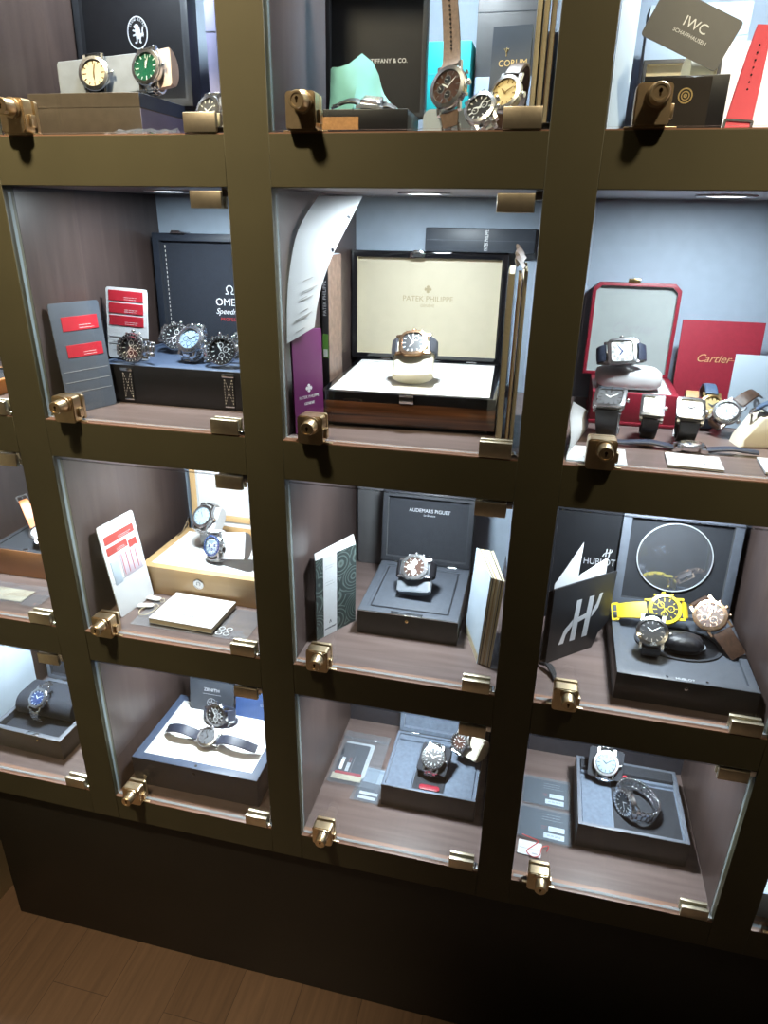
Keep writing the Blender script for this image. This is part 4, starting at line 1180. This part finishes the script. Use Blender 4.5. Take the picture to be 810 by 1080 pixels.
watch('wrist_watch', 'large steel watch on the upright white cuff in the maple box', 'B2', *PG, 40, 'round', 'steel', 'steel', 'dial_ice', 'steel', 'ink', 'steel', bracelet=True, loop=(26, 22), sw=22, time_=(10, 54))
PG = ((130, 168, 80), (-.35, -.84, .40), (-.1, .45, .89))
watch('wrist_watch', 'steel chronograph with an ice blue dial and white strap in the maple box', 'B2', *PG, 38, 'round', 'steel', 'steel', 'dial_ice', 'lume', 'lume', 'white_satin', chrono=CH3, sub='dial_blue', tachy='dial_blue', loop=(25, 18), sw=20)
cuff_for('watch_cushion', 'white satin cushion behind the ice blue chronograph', 'B2', *PG, 38, (25, 18), -13, 62, 'white_satin')
ch = card_holder('card_holder', 'white card wallet with red cards leaning on the maple box wall', 'B2', (31, 46, .6), stand(82, 8), 78, 150, 'paper', ((7, 118, 64, 13), (7, 101, 44, 12), (53, 90, 18, 18)), (56,), ink='red_soft')
m = MB(); m.box((8, 52, .6), (24, 90, 1.2), 'paper_blue', .1); m.box((29, 56, .6), (70, 96, 1.2), 'paper_lilac', .1); m.build('leaflet', ch)
m = MB()
for k in range(4): m.box((32 + k * 10, 60, 1.2), (32.8 + k * 10, 94, 1.5), 'red_ink')
m.build('printing', ch)
b_ = booklet('booklet', 'cream edged white booklet lying flat in front of the maple box', 'B2', (82, 42, 2.6), RZ(-2), 106, 80, 9, 'paper', 'paper_cream')
text('OMEGA', 9, 'ink', b_, MX((50, 22, 9.1))); text('INSTRUCTION MANUAL', 3.2, 'grey_ink', b_, MX((64, 66, 9.1)))
m = MB(MX((50, 31, 9.1))); m.tube([(2.6 * cos(radians(a)), 2.6 * sin(radians(a)), .1) for a in range(-55, 236, 15)], .4, 'ink', 5); m.build('emblem', b_)
rnd = random.Random(11)
m = MB(); m.sheet([[(i * 10.5, j * 9, .5 + 1.3 * rnd.random()) for i in range(19)] for j in range(10)], 'clear_film', .3)
o = thing_mesh(m, 'plastic_sleeve', 'wide clear plastic sleeve under the white booklet and tags', 'sleeve', 'B2', (54, 34, .2))
m = MB()
for x, y in ((142, 10), (154, 10), (142, 22), (154, 22)): m.band(circ(5, 16, cos(0), 1), circ(3.6, 16), 1.9, 2.4, 'paper', MX((x, y, 0)))
m.build('bubble', o)
for k, (x, y, rz, nm) in enumerate(((51, 84, 14, 'small white tag nearest the white card wallet'), (52, 107, -6, 'small white tag between its twin and the booklet'))):
    m = MB(); m.prism(rrect(24, 11, 3), 3.6, 5.2, 'paper', .3); o = thing_mesh(m, 'paper_tag', nm, 'tag', 'B2', (x, y, 0), RZ(rz), group='white tags before the maple box')
    m = MB(); m.tube([(11, 0, 4.6), (18, -6, 4.2), (22, -2, 4.2), (16, 5, 4.4), (11, 1, 4.6)], .5, 'paper_cream', 6); m.build('string', o)
m = MB(); m.tube(curve_pts([(56, 80, 6.2), (50, 70, 4), (56, 58, 4), (68, 62, 4), (75, 80, 6.2)], 20), .6, 'paper_cream', 6); thing_mesh(m, 'tag_string', 'thin cream string looped beside the white tags', 'string', 'B2')
m = MB(); m.prism([(0, 0), (92, 0), (92, 62), (0, 22)], -1.2, 1.2, 'leather_brown', .2, stand(105, 0)); thing_mesh(m, 'leather_card', 'dark brown card standing by the front hinge of the maple box', 'card', 'B2', (266, 34, 2.6))

# ================================================================== third row, middle: black box with a rounded cuff
bx, LM = hbox('watch_box', 'glossy black watch box with a dark grey panelled interior', 'C2', (65, 101, .3), .5, 151, 164, 40, 12, 1, out='box_olive', rim='rim_dark', lin='rim_dark',
              lid=(124, 24, 9, 6, -2, 152), lid_out='box_black', lid_rim='box_charcoal', lid_lin='suede_dark')
m = MB()
m.band([(16, 16), (135, 16), (135, 148), (16, 148)], [(17.5, 17.5), (133.5, 17.5), (133.5, 146.5), (17.5, 146.5)], 38.6, 39.3, 'box_black')
m.box((18, 18, 38), (133, 146, 40.4), 'rim_dark', 1.2); m.build('cushion', bx)
m = MB(); m.box((-.3, -.4, 38.4), (151.3, 1, 39.6), 'steel', .2, seg=1); m.box((50, .5, 39.6), (98, 7, 40.5), 'steel', .3); m.build('metal_edge', bx)
stud(bx, 75, 30, 'gold', 0, 2.6)
text('AUDEMARS PIGUET', 8.6, 'silver_ink', bx, LM @ MX((2, 30, 0)), sx=.92); text('Le Brassus', 4.6, 'silver_ink', bx, LM @ MX((2, 22.5, 0)))
PG = ((137, 166, 88), (-.14, -.66, .74), (-.95, .05, -.1))
cuff_for('watch_cushion', 'dark grey rounded cushion in the glossy black box', 'C2', *PG, 44, (30, 18), -35, 14, 'satin_grey')
watch('wrist_watch', 'steel chronograph with an eight sided bezel on the dark grey cushion', 'C2', *PG, 44, 'oct', 'steel', 'steel', 'dial_brown', 'lume', 'lume', 'leather_black', chrono=((-.45, 0), (0, .45), (.45, 0)), sub='dial_white', loop=(30, 18), sw=24, screws=True, time_=(10, 8))
m = MB(); m.box((0, 0, 0), (46, 10, 168), 'grey_card', .6); m.box((-.2, -.2, 150), (46.2, .2, 150.6), 'slate_card'); thing_mesh(m, 'slip_box', 'slim light grey box standing upright behind the patterned book', 'box', 'C2', (6, 322, .2))
# book with patterned slip cover, left
P0, P1, P2_, P3_ = (13, 64), (53, 131), (40, 164), (4, 86)
bk = root('book', 'book with a green ornate cover standing in front of the slim grey box', 'book', 'C2', (0, 0, .3))
m = MB(); m.prism([P0, P1, P2_, P3_], 0, 133, 'paper', .4, None, (2, -2)); m.build('pages', bk)
dx, dy = P1[0] - P0[0], P1[1] - P0[1]; Lf = sqrt(dx * dx + dy * dy)
FM = MX((P0[0], P0[1], 0), (dx / Lf, dy / Lf, 0), (2 / 133, -2 / 133, 1), (dy / Lf, -dx / Lf, 0))
for nm, a, b, mt in (('spine', -.4, 14, 'ornate_green'), ('cover_band', 14, 40, 'paper'), ('cover', 40, Lf + .4, 'ornate_green')):
    m = MB(FM); m.box((a, 0, -.3), (b, 133.5, .8), mt, .1, seg=1); m.build(nm, bk)
text('AUDEMARS PIGUET', 3.6, 'ink', bk, FM @ MX((27, 12, .9)), sx=.72); lines(bk, FM @ MX((18, 112, .8)), 18, 7, 2, 'grey_ink'); lines(bk, FM @ MX((18, 84, .8)), 18, 9, 2, 'grey_ink')
m = MB(FM @ MX((27, 20, .8))); m.prism([(-2.4, 0), (-1.4, 0), (0, 4), (1.4, 0), (2.4, 0), (.5, 5.4), (-.5, 5.4)], 0, .2, 'ink'); m.build('emblem', bk)
# thick book, right
bk = root('book', 'thick book with cream page edges standing near the front hinge', 'book', 'C2', (0, 0, .3))
Q = [(222, 150), (249, 68), (268, 62), (246, 148)]
m = MB(); m.prism(Q, 0, 140, 'paper_cream', .3, None, (9, -3)); m.build('pages', bk)
m = MB()
for k, f in enumerate((.0, .18, .4, .62, .8, .97)):
    a = [Q[0][i] + (Q[3][i] - Q[0][i]) * f for i in (0, 1)]; b = [Q[1][i] + (Q[2][i] - Q[1][i]) * f for i in (0, 1)]
    ux, uy = (Q[2][0] - Q[1][0]) / 22, (Q[2][1] - Q[1][1]) / 22; w = .9 if k else 1.4
    vx, vy = (b[0] - a[0]), (b[1] - a[1]); Lv = sqrt(vx * vx + vy * vy); b = [b[0] + vx / Lv * 1.2, b[1] + vy / Lv * 1.2]
    m.prism([tuple(a), tuple(b), (b[0] + ux * w, b[1] + uy * w), (a[0] + ux * w, a[1] + uy * w)], -.1, 141, ('paper_blue', 'slate_card', 'paper_tan', 'paper', 'slate_card', 'paper_cream')[k], 0, None, (9, -3))
m.build('cover', bk)
m = MB(); m.sheet([[(266 + .4 * j + 4 * sin(i * .6), 90 + 12 * j, 60 + 13 * i) for j in range(7)] for i in range(8)], 'clear_card', .4); thing_mesh(m, 'plastic_sleeve', 'clear plastic sleeve standing behind the thick cream edged book', 'sleeve', 'C2', (6, 70, -59))

# ================================================================== third row, right: black box with round mirror
bx, LM = hbox('watch_box', 'large black watch box with a round mirror set in its lid', 'D2', (101, 36, .3), -.5, 172, 176, 41, 11, 5, out='box_black', rim='rim_dark', lin='rim_dark',
              lid=(152, 34, 13, 8, 2, 166), lid_out='box_black', lid_rim='rim_grey', lid_lin='suede_dark')
m = MB(LM @ MX((-3, 6, 0))); m.band(circ(53, 56), circ(51.6, 56), 0, 2.6, 'silver_ink'); rg = m.build('mirror_ring', bx)
m = MB(LM @ MX((-3, 6, 0))); m.lathe([(51.8, .2), (51.8, 1.2), (0, 1.2)], 'mirror', 56); m.build('mirror', bx)
m = MB(MX((88, 96, 36))); m.band(circ(58, 48, 1, .72), circ(53, 48, 1, .72), 0, 2.2, 'suede_dark'); m.lathe([(53, .4), (0, .4)], 'box_black', 48, sy=.72); m.band(circ(36, 40, 1, .72), circ(34.5, 40, 1, .72), .2, 3, 'satin_grey'); m.build('tray_ring', bx)
m = MB(); puff(m, 50, 34, 24, 'leather_black', None, .8, .035, 56, 14, 12); thing_mesh(m, 'watch_cushion', 'ribbed black oval cushion amid the watches of the mirror box', 'cushion', 'D2', (192, 114, 39.6))
text('HUBLOT', 6, 'silver_ink', bx, MX((84, 5.5, 41.1))); stud(bx, 86, 31, 'chrome', 0, 2.6)
for x in (62, 110): m = MB(); m.lathe([(1.8, 0), (1.8, 1.2), (0, 1.6)], 'chrome', 12, MX((x, 5.5, 41))); m.build('stud', bx)
def h_logo(parent, M, s, mat, name='emblem'):
    m = MB(M)
    m.prism([(-1.9 * s, -4 * s), (-.7 * s, -4 * s), (-.25 * s, 4 * s), (-1.35 * s, 4 * s)], 0, .25, mat); m.prism([(.9 * s, -4 * s), (2.1 * s, -4 * s), (2.6 * s, 4 * s), (1.5 * s, 4 * s)], 0, .25, mat)
    m.prism([(-.9 * s, -.6 * s), (1.6 * s, -.1 * s), (1.7 * s, .9 * s), (-.6 * s, .4 * s)], 0, .26, mat)
    m.prism([(-4.4 * s, -4 * s), (-3.3 * s, -4 * s), (-3 * s, -2.4 * s), (-1.75 * s, -.9 * s), (-1.7 * s, .3 * s), (-3.4 * s, -1.2 * s)], 0, .25, mat)
    m.prism([(2.55 * s, -.3 * s), (3.9 * s, 1.2 * s), (4.6 * s, 4 * s), (3.9 * s, 4 * s), (3.4 * s, 2.2 * s), (2.6 * s, .9 * s)], 0, .25, mat)
    return m.build(name, parent)
fd = root('document_folder', 'black folder with a big silver letter emblem standing by the lock', 'folder', 'D2', (12, 92, .3), stand(42, 0))
m = MB(); m.prism([(0, 0), (88, 0), (96, 22), (114, 38), (116, 120), (0, 120)], 0, 2.4, 'black_card', .3); m.prism([(0, 0), (88, 0), (96, 22), (114, 38), (114, 112), (0, 112)], -9, -7, 'black_card', .3); m.build('cover', fd)
m = MB(); m.prism([(4, 40), (44, 40), (48, 178), (4, 124)], -4, -3.2, 'paper'); m.prism([(40, 60), (104, 60), (102, 141), (40, 121)], -6.4, -5.6, 'paper'); m.build('papers', fd)
h_logo(fd, MX((56, 58, 2.5)), 8.2, 'silver_ink')
b_ = booklet('booklet', 'tall black booklet with silver lettering at the back wall by the mirror box', 'D2', (4, 224, .3), stand(2, 3), 99, 190, 6, 'black_card', 'black_card')
text('HUBLOT', 15, 'silver_ink', b_, MX((76, 102, 6.1)), spacing=1.0, sx=.8); h_logo(b_, MX((86, 118, 6.1)), 1.6, 'silver_ink')
m = MB()
for k in range(3): m.tube(curve_pts([(10 + k * 2, 84 - k * 2, 4 + k), (18 + k * 3, 76, 9), (26 + k * 2, 64 + k, 5), (30, 52 + k * 4, 2.5)], 14), 2.1, 'cord_black', 8)
thing_mesh(m, 'black_cord', 'short braided black cord lying under the emblem folder', 'cord', 'D2', (-4, 0, .2))
CH4 = ((-.42, .1), (0, -.45), (.35, .3))
watch('wrist_watch', 'bright yellow chronograph with a yellow rubber strap', 'D2', (171, 160, 73.5), (-.10, -.70, .70), (-.97, .05, -.2), 45, 'round', 'yellow_ceramic', 'yellow_ceramic', 'dial_black', 'yellow_ceramic', 'yellow_ceramic', 'yellow_rubber', crown='yellow_ceramic', chrono=CH4, screws=True, sub='dial_black', path=[[(24, -7), (34, -7), (46, -8), (56, -10), (64, -14)], [(-24, -7), (-28, -10), (-30, -14)]], sw=26)
watch('wrist_watch', 'steel watch with a black dial and black strap standing left of the oval cushion', 'D2', (146, 94, 74.5), (-.12, -.62, .78), (.05, .78, .62), 42, 'round', 'steel', 'chrome', 'dial_black', 'steel', 'lume', 'rubber_black', screws=True, loop=(28, 18), sw=24)
watch('wrist_watch', 'rose gold chronograph with a brown strap resting on the mirror box', 'D2', (225, 142, 83), (-.35, -.62, .70), (-.5, .75, .42), 45, 'round', 'rose_gold', 'rose_gold', 'dial_brown', 'rose_gold', 'rose_gold', 'leather_brown', chrono=CH4, screws=True, path=[[(24, -7), (28, -10), (31, -16)], [(-24, -7), (-32, -9), (-42, -13), (-52, -17), (-60, -21)]], sw=26)
# ================================================================== bottom row, edge: grey box with a roll cushion
bx, LM = hbox('watch_box', 'grey brown watch box with navy roll interior beside the crumpled paper', 'A3', (44, 56, .3), -2, 148, 150, 42, 9, 14, out='box_taupe', rim='rim_grey', lin='suede_navy',
              lid=(120, 22, 9, 4), lid_out='box_brown', lid_rim='rim_grey', lid_lin='suede_navy')
stud(bx, 100, 34, 'gold', 0, 2.2)
m = MB(); m.box((76, 1, 41.6), (100, 8, 42.4), 'steel', .3); m.build('lock_plate', bx)
m = MB(); m.prism(rrect(72, 44, 21, 6), -58, 58, 'suede_navy', 0, MX((120, 138, 52), (0, 1, 0), (0, 0, 1), (1, 0, 0))); thing_mesh(m, 'watch_cushion', 'navy roll cushion filling the grey brown box', 'cushion', 'A3', (0, 0, -1))
watch('wrist_watch', 'steel bracelet watch with a blue dial on the navy roll cushion', 'A3', (112, 105, 81), (-.12, -.66, .74), (.1, .72, .68), 38, 'oct', 'steel', 'steel', 'dial_blue', 'lume', 'lume', 'steel', bracelet=True, path=[[(21, -6), (26, -9), (31, -13)], [(-21, -6), (-26, -9), (-31, -14), (-35, -21), (-38, -29)]], sw=22)
rnd = random.Random(9)
m = MB(); m.sheet([[(4 + 3 * rnd.random() + j * 3.2, 44 + j * 19, 172 * i / 9 + (2 * rnd.random() if i else 0)) for j in range(9)] for i in range(10)], 'paper_blue', .5)
o = thing_mesh(m, 'paper_sheet', 'crumpled pale paper standing beside the grey brown watch box', 'paper', 'A3', (0, 0, .3))

# ================================================================== bottom row, left: navy box with white interior
bx, LM = hbox('watch_box', 'wide navy watch box with a bright white interior', 'B3', (15, 36, .3), 0, 228, 170, 57, 15, 6, out='box_navy', rim='rim_navy', lin='white_lining')
stud(bx, 114, 45, 'box_black', 0, 3); m = MB(); m.lathe([(2.4, 57), (2.4, 57.6), (0, 57.8)], 'box_black', 12, MX((116, 7, 0))); m.build('stud', bx)
b_ = booklet('booklet', 'black booklet with silver print standing in the navy box', 'B3', (48, 184, 51.4), stand(0, 10), 88, 92, 4, 'slate_card', 'paper')
text('ZENITH', 9, 'silver_ink', b_, MX((44, 44, 4.1))); lines(b_, MX((26, 34, 4.1)), 38, 3, 1, 'silver_ink', fill=.9)
m = MB(MX((44, 18, 4.1)))
for k in range(5):
    a0 = pi / 2 + k * 2 * pi / 5; m.prism([(8 * cos(a0), 8 * sin(a0)), (2.6 * cos(a0 + 2.5), 2.6 * sin(a0 + 2.5)), (2.6 * cos(a0 - 2.5), 2.6 * sin(a0 - 2.5))], 0, .25, 'silver_ink')
m.band(circ(9.4, 24), circ(8.8, 24), 0, .2, 'silver_ink'); m.build('emblem', b_)
b_ = booklet('booklet', 'blue booklet standing beside the black one in the navy box', 'B3', (139, 186, 51.4), stand(0, 10), 80, 88, 4, 'blue_card', 'paper')
lines(b_, MX((48, 26, 4.1)), 18, 5, 2, 'silver_ink'); cross_emblem(b_, MX((57, 36, 4.1)), .8, 'silver_ink')
watch('wrist_watch', 'black dial chronograph on its side at the back of the navy box', 'B3', (116, 148, 74), (-.12, -.93, .33), (-.98, 0, -.1), 42, 'round', 'steel', 'steel', 'dial_black', 'lume', 'lume', 'leather_navy', 'leather_navy', chrono=CH3, loop=(31, 15), sw=21, sub='dial_grey', time_=(10, 10))
watch('wrist_watch', 'grey dial watch with its navy strap opened out at the front', 'B3', (124, 100, 70), (-.03, -.42, .91), (-.97, .06, 0), 37, 'round', 'steel', 'steel', 'dial_grey', 'steel', 'steel', 'leather_navy', 'strap_lining', path=[[(20, -6), (28, 0), (40, 6), (54, 7), (68, 2), (76, -4), (80, -8)], [(-20, -6), (-28, 0), (-40, 6), (-56, 7), (-72, 3), (-84, -2), (-94, -5)]], sw=18)

# ================================================================== bottom row, middle: suede box, bags of cards
bx, LM = hbox('watch_box', 'blue grey suede watch box with a cuff slot and low lid', 'C3', (108, 92, .3), 0, 156, 134, 44, 5, 5, out='box_brown', rim='suede_grey', lin='suede_grey',
              lid=(84, 24, 8, 14, 2, 152), lid_out='box_charcoal', lid_rim='suede_grey', lid_lin='suede_grey')
m = MB(); m.box((7, 7, 36), (48, 112, 42), 'suede_grey', 1.5); m.build('pad', bx); m = MB(); m.box((104, 7, 36), (149, 112, 42), 'suede_grey', 1.5); m.build('pad', bx)
m = MB(); m.box((50, 7, 39), (102, 127, 39.6), 'suede_dark'); m.build('slot', bx)
m = MB(); m.box((7, 116, 36), (149, 127, 43), 'suede_grey', 1); m.build('ledge', bx)
PG = ((186, 138, 78), (-.04, -.56, .83), (.12, .8, .6))
cuff_for('watch_cuff', 'dark grey suede cuff in the slot of the blue grey box', 'C3', *PG, 40, (27, 19), -23, 24, 'suede_dark')
m = MB(); m.prism(rrect(34, 11, 5, 4), 0, 2.4, 'red_leather', .6); thing_mesh(m, 'red_patch', 'small red oval patch in front of the dark suede cuff', 'patch', 'C3', (186, 105.5, 41))
watch('wrist_watch', 'steel diver watch with a black dial on the dark suede cuff', 'C3', *PG, 40, 'round', 'steel', 'steel', 'dial_black', 'lume', 'lume', 'steel', bracelet=True, tachy='dial_black', loop=(27, 19), sw=20)
PG = ((224, 174, 88), (-.34, -.74, .58), (.3, .5, .8))
cuff_for('watch_cuff', 'cream rolled cuff with a flat tan end leaning on the blue grey box', 'C3', *PG, 32, (23, 32), -11, 34, 'cream_leather', end='ivory_wood')
watch('wrist_watch', 'small steel bracelet watch wrapped on the cream rolled cuff', 'C3', *PG, 32, 'round', 'steel', 'steel', 'dial_brown', 'lume', 'lume', 'steel', bracelet=True, tachy='dial_black', loop=(23, 32), sw=17)
# zip bags with guarantee cards
def zip_bag(name, label, pos, rz, w, h, seed):
    r_ = root('zip_bag', label, 'bag', 'C3', pos, RZ(rz)); q = random.Random(seed)
    m = MB(); nx, ny = 11, 13
    m.sheet([[(w * i / nx, h * j / ny, .6 + 2.4 * q.random() + 1.2 * q.random() * (j % 3 == 0) + 2 * sin(pi * i / nx) * sin(pi * j / ny) + (2 if j == ny - 1 else 0)) for i in range(nx + 1)] for j in range(ny + 1)], 'clear_film', .25); m.build('film', r_)
    m = MB(); m.box((0, h * .84, 2.6), (w, h * .84 + 1.4, 4.6), 'clear_card', .3, seg=1); m.box((0, h * .84 + 3, 2.6), (w, h * .84 + 4, 4.4), 'clear_card', .3, seg=1); m.build('zip_strip', r_)
    return r_
zb = zip_bag('zip_bag', 'clear zip bag holding a white and a dark card by the wall', (6, 112, 6.6), 0, 86, 130, 2)
m = MB(); m.prism(rrect(54, 84, 4, 3, 35, 62), .4, 1.2, 'paper'); m.build('white_card', zb)
m = MB(); m.prism(rrect(48, 76, 3, 3, 31, 60), 1.3, 2.0, 'slate_card'); dk = m.build('dark_card', zb)
m = MB(); m.box((12, 32, 2), (18, 62, 2.25), 'paper'); m.box((24, 30, 2), (30, 50, 2.25), 'paper'); m.build('sticker', dk); lines(dk, MX((36, 28, 2), (0, 1, 0), (-1, 0, 0)), 42, 12, 3, 'grey_ink'); lines(dk, MX((30, 52, 2), (0, 1, 0), (-1, 0, 0)), 12, 5, 2, 'red_ink')
m = MB(); m.box((4, 10, .2), (58, 24, 1.6), 'paper_cream', .4); m.box((8, 22, 1.2), (56, 28, 2.2), 'red_label', .3); m.build('folded_leaflet', zb)
zb = zip_bag('zip_bag', 'second clear bag with white stickered card partly under the first', (54, 88, .6), -2, 50, 82, 4)
m = MB(); m.prism(rrect(40, 60, 3, 3, 26, 34), .3, 1, 'grey_sleeve'); q = m.build('dark_card', zb)
m = MB(); m.box((12, 18, 1), (44, 24, 1.3), 'paper'); m.box((12, 8, 1), (42, 14, 1.3), 'paper'); m.build('sticker', q)
m = MB(); m.prism(rrect(44, 34, 3, 3, 26, 62), 1.0, 1.5, 'paper_blue'); m.build('white_card', zb)

# ================================================================== bottom row, right: dark box, bracelet watches
bx, LM = hbox('watch_box', 'dark watch box with blue grey suede trays holding two bracelet watches', 'D3', (93, 86, .3), 0, 164, 152, 47, 6, 7, out='box_brown', rim='rim_grey', lin='suede_grey')
m = MB(); m.box((8, 8, 36), (54, 112, 41.5), 'suede_grey', 1.5); m.build('pad', bx)
m = MB(); m.box((56, 8, 36), (156, 112, 40.6), 'suede_dark', .6); m.build('slot', bx); m = MB(); m.box((8, 116, 36), (156, 122, 45), 'suede_grey', 1.2); m.build('ledge', bx); m = MB(); m.box((8, 124, 36), (156, 145, 49), 'suede_dark', 1.2); m.build('ledge', bx)
PG = ((136, 190, 82), (-.10, -.70, .70), (.05, .70, .70))
cuff_for('watch_cuff', 'dark suede cuff at the back of the suede tray box', 'D3', *PG, 42, (27, 19), -26, 26, 'suede_dark')
watch('wrist_watch', 'steel diver watch with a pale shining dial on the dark suede cuff', 'D3', *PG, 42, 'round', 'steel', 'steel', 'dial_ice', 'dial_black', 'dial_black', 'steel', bracelet=True, tachy='steel_brushed', loop=(27, 19), sw=22)
watch('wrist_watch', 'steel bracelet watch lying on its side with a black dial', 'D3', (160, 128, 65), (-.83, -.53, .14), (-.5, .84, .1), 44, 'round', 'steel', 'steel', 'dial_black', 'lume', 'lume', 'steel', bracelet=True, tachy='steel', loop=(35, 31), sw=23, link=4., time_=(4, 38))
m = MB(); m.lathe([(4, 0), (4, 3), (3, 4.6), (0, 5)], 'red_label', 16); thing_mesh(m, 'red_seal', 'small red seal behind the steel bracelet watch lying on its side', 'seal', 'D3', (167, 180, 65.2))
def card_case(label, x, y, w, h, rz, group=None):
    r_ = root('card_case', label, 'card', 'D3', (x, y, .5), RZ(rz), group)
    m = MB(); m.prism(rrect(w - 6, h - 8, 2, 3, w / 2 - 1, h / 2), .6, 1.5, 'slate_card'); k = m.build('dark_card', r_)
    m = MB(); m.box((w * .48, h * .12, 1.5), (w * .86, h * .27, 1.75), 'paper'); m.box((w * .56, h * .34, 1.5), (w * .86, h * .48, 1.75), 'paper'); s = m.build('sticker', k)
    lines(k, MX((w * .43, h * .62, 1.5)), w * .44, h * .24, 3, 'grey_ink'); lines(k, MX((w * .43, h * .36, 1.5)), w * .10, h * .12, 2, 'red_ink'); text('01 02 2015', 4.4, 'ink', k, MX((w * .67, h * .195, 1.8)))
    m = MB(); m.band(rrect(w, h, 3, 3, w / 2, h / 2), rrect(w - 2.4, h - 2.4, 2, 3, w / 2, h / 2), -.2, 3.4, 'clear_card'); m.prism(rrect(w - 2.2, h - 2.2, 2, 3, w / 2, h / 2), 2.6, 3.1, 'clear_card'); m.build('clear_cover', r_)
card_case('clear case with a dark guarantee card, further from the lock', 8, 153, 80, 64, -1); card_case('clear case with a dark guarantee card, nearer the lock', 4, 82, 85, 68, -2)
tg = root('price_tag', 'white paper tag with a red string loop near the lock', 'tag', 'D3', (6, 50, 1.2), RZ(-3))
m = MB(); m.prism(rrect(36, 27, 1.5, 3, 18, 13.5), 0, .7, 'paper'); m.build('tag_card', tg); m = MB(); m.box((2, 12, .7), (34, 12.6, .9), 'grey_ink'); m.box((22, 4, .7), (31, 6, .9), 'grey_ink'); m.build('printing', tg)
m = MB(); m.tube(curve_pts([(4, 33, 5.2), (18, 30, 5.2), (30, 27, 4.4), (22, 18, 1.8), (14, 6, 1.8), (24, -2, 1.4), (34, 4, 1.8), (36, 18, 2.6), (46, 24, 3), (44, 14, 1.2)], 48), .7, 'red_string', 6); m.build('string', tg)

# ================================================================== bottom row, far edge
m = MB(); m.box((0, 0, 0), (70, 50, 46), 'powder_blue', 1); m.box((-.2, -.2, 34), (70.2, .2, 34.6), 'paper_blue'); thing_mesh(m, 'gift_box', 'pale blue box at the front of the last pigeonhole in the bottom row', 'box', 'E3', (4, 26, .2))

# ------------------------------------------------------------------ repeats inside one pigeonhole belong together
NEAR = {'B0': 'lion emblem box', 'C0': 'sea green pouch', 'D0': 'gold medallion box', 'B1': 'black leather box', 'C1': 'striped ebony box', 'D1': 'red leather box',
        'A2': 'cedar brown box', 'B2': 'maple box', 'C2': 'glossy black box', 'D2': 'mirror box', 'A3': 'grey brown box', 'B3': 'navy box', 'C3': 'blue grey suede box', 'D3': 'suede tray box'}
PLURAL = {'watch': 'watches', 'box': 'boxes', 'booklet': 'booklets', 'cushion': 'cushions', 'watch cushion': 'cushions', 'card': 'cards', 'bag': 'bags', 'tag': 'tags', 'card holder': 'card wallets', 'book': 'books', 'paper': 'papers'}
by = {}
for o, c in REG: by.setdefault((o['category'], c), []).append(o)
for (cat, c), os_ in by.items():
    if len(os_) > 1 and c in NEAR:
        for o in os_:
            if not o.get('group'): o['group'] = '%s around the %s' % (PLURAL.get(cat, cat + 's'), NEAR[c])
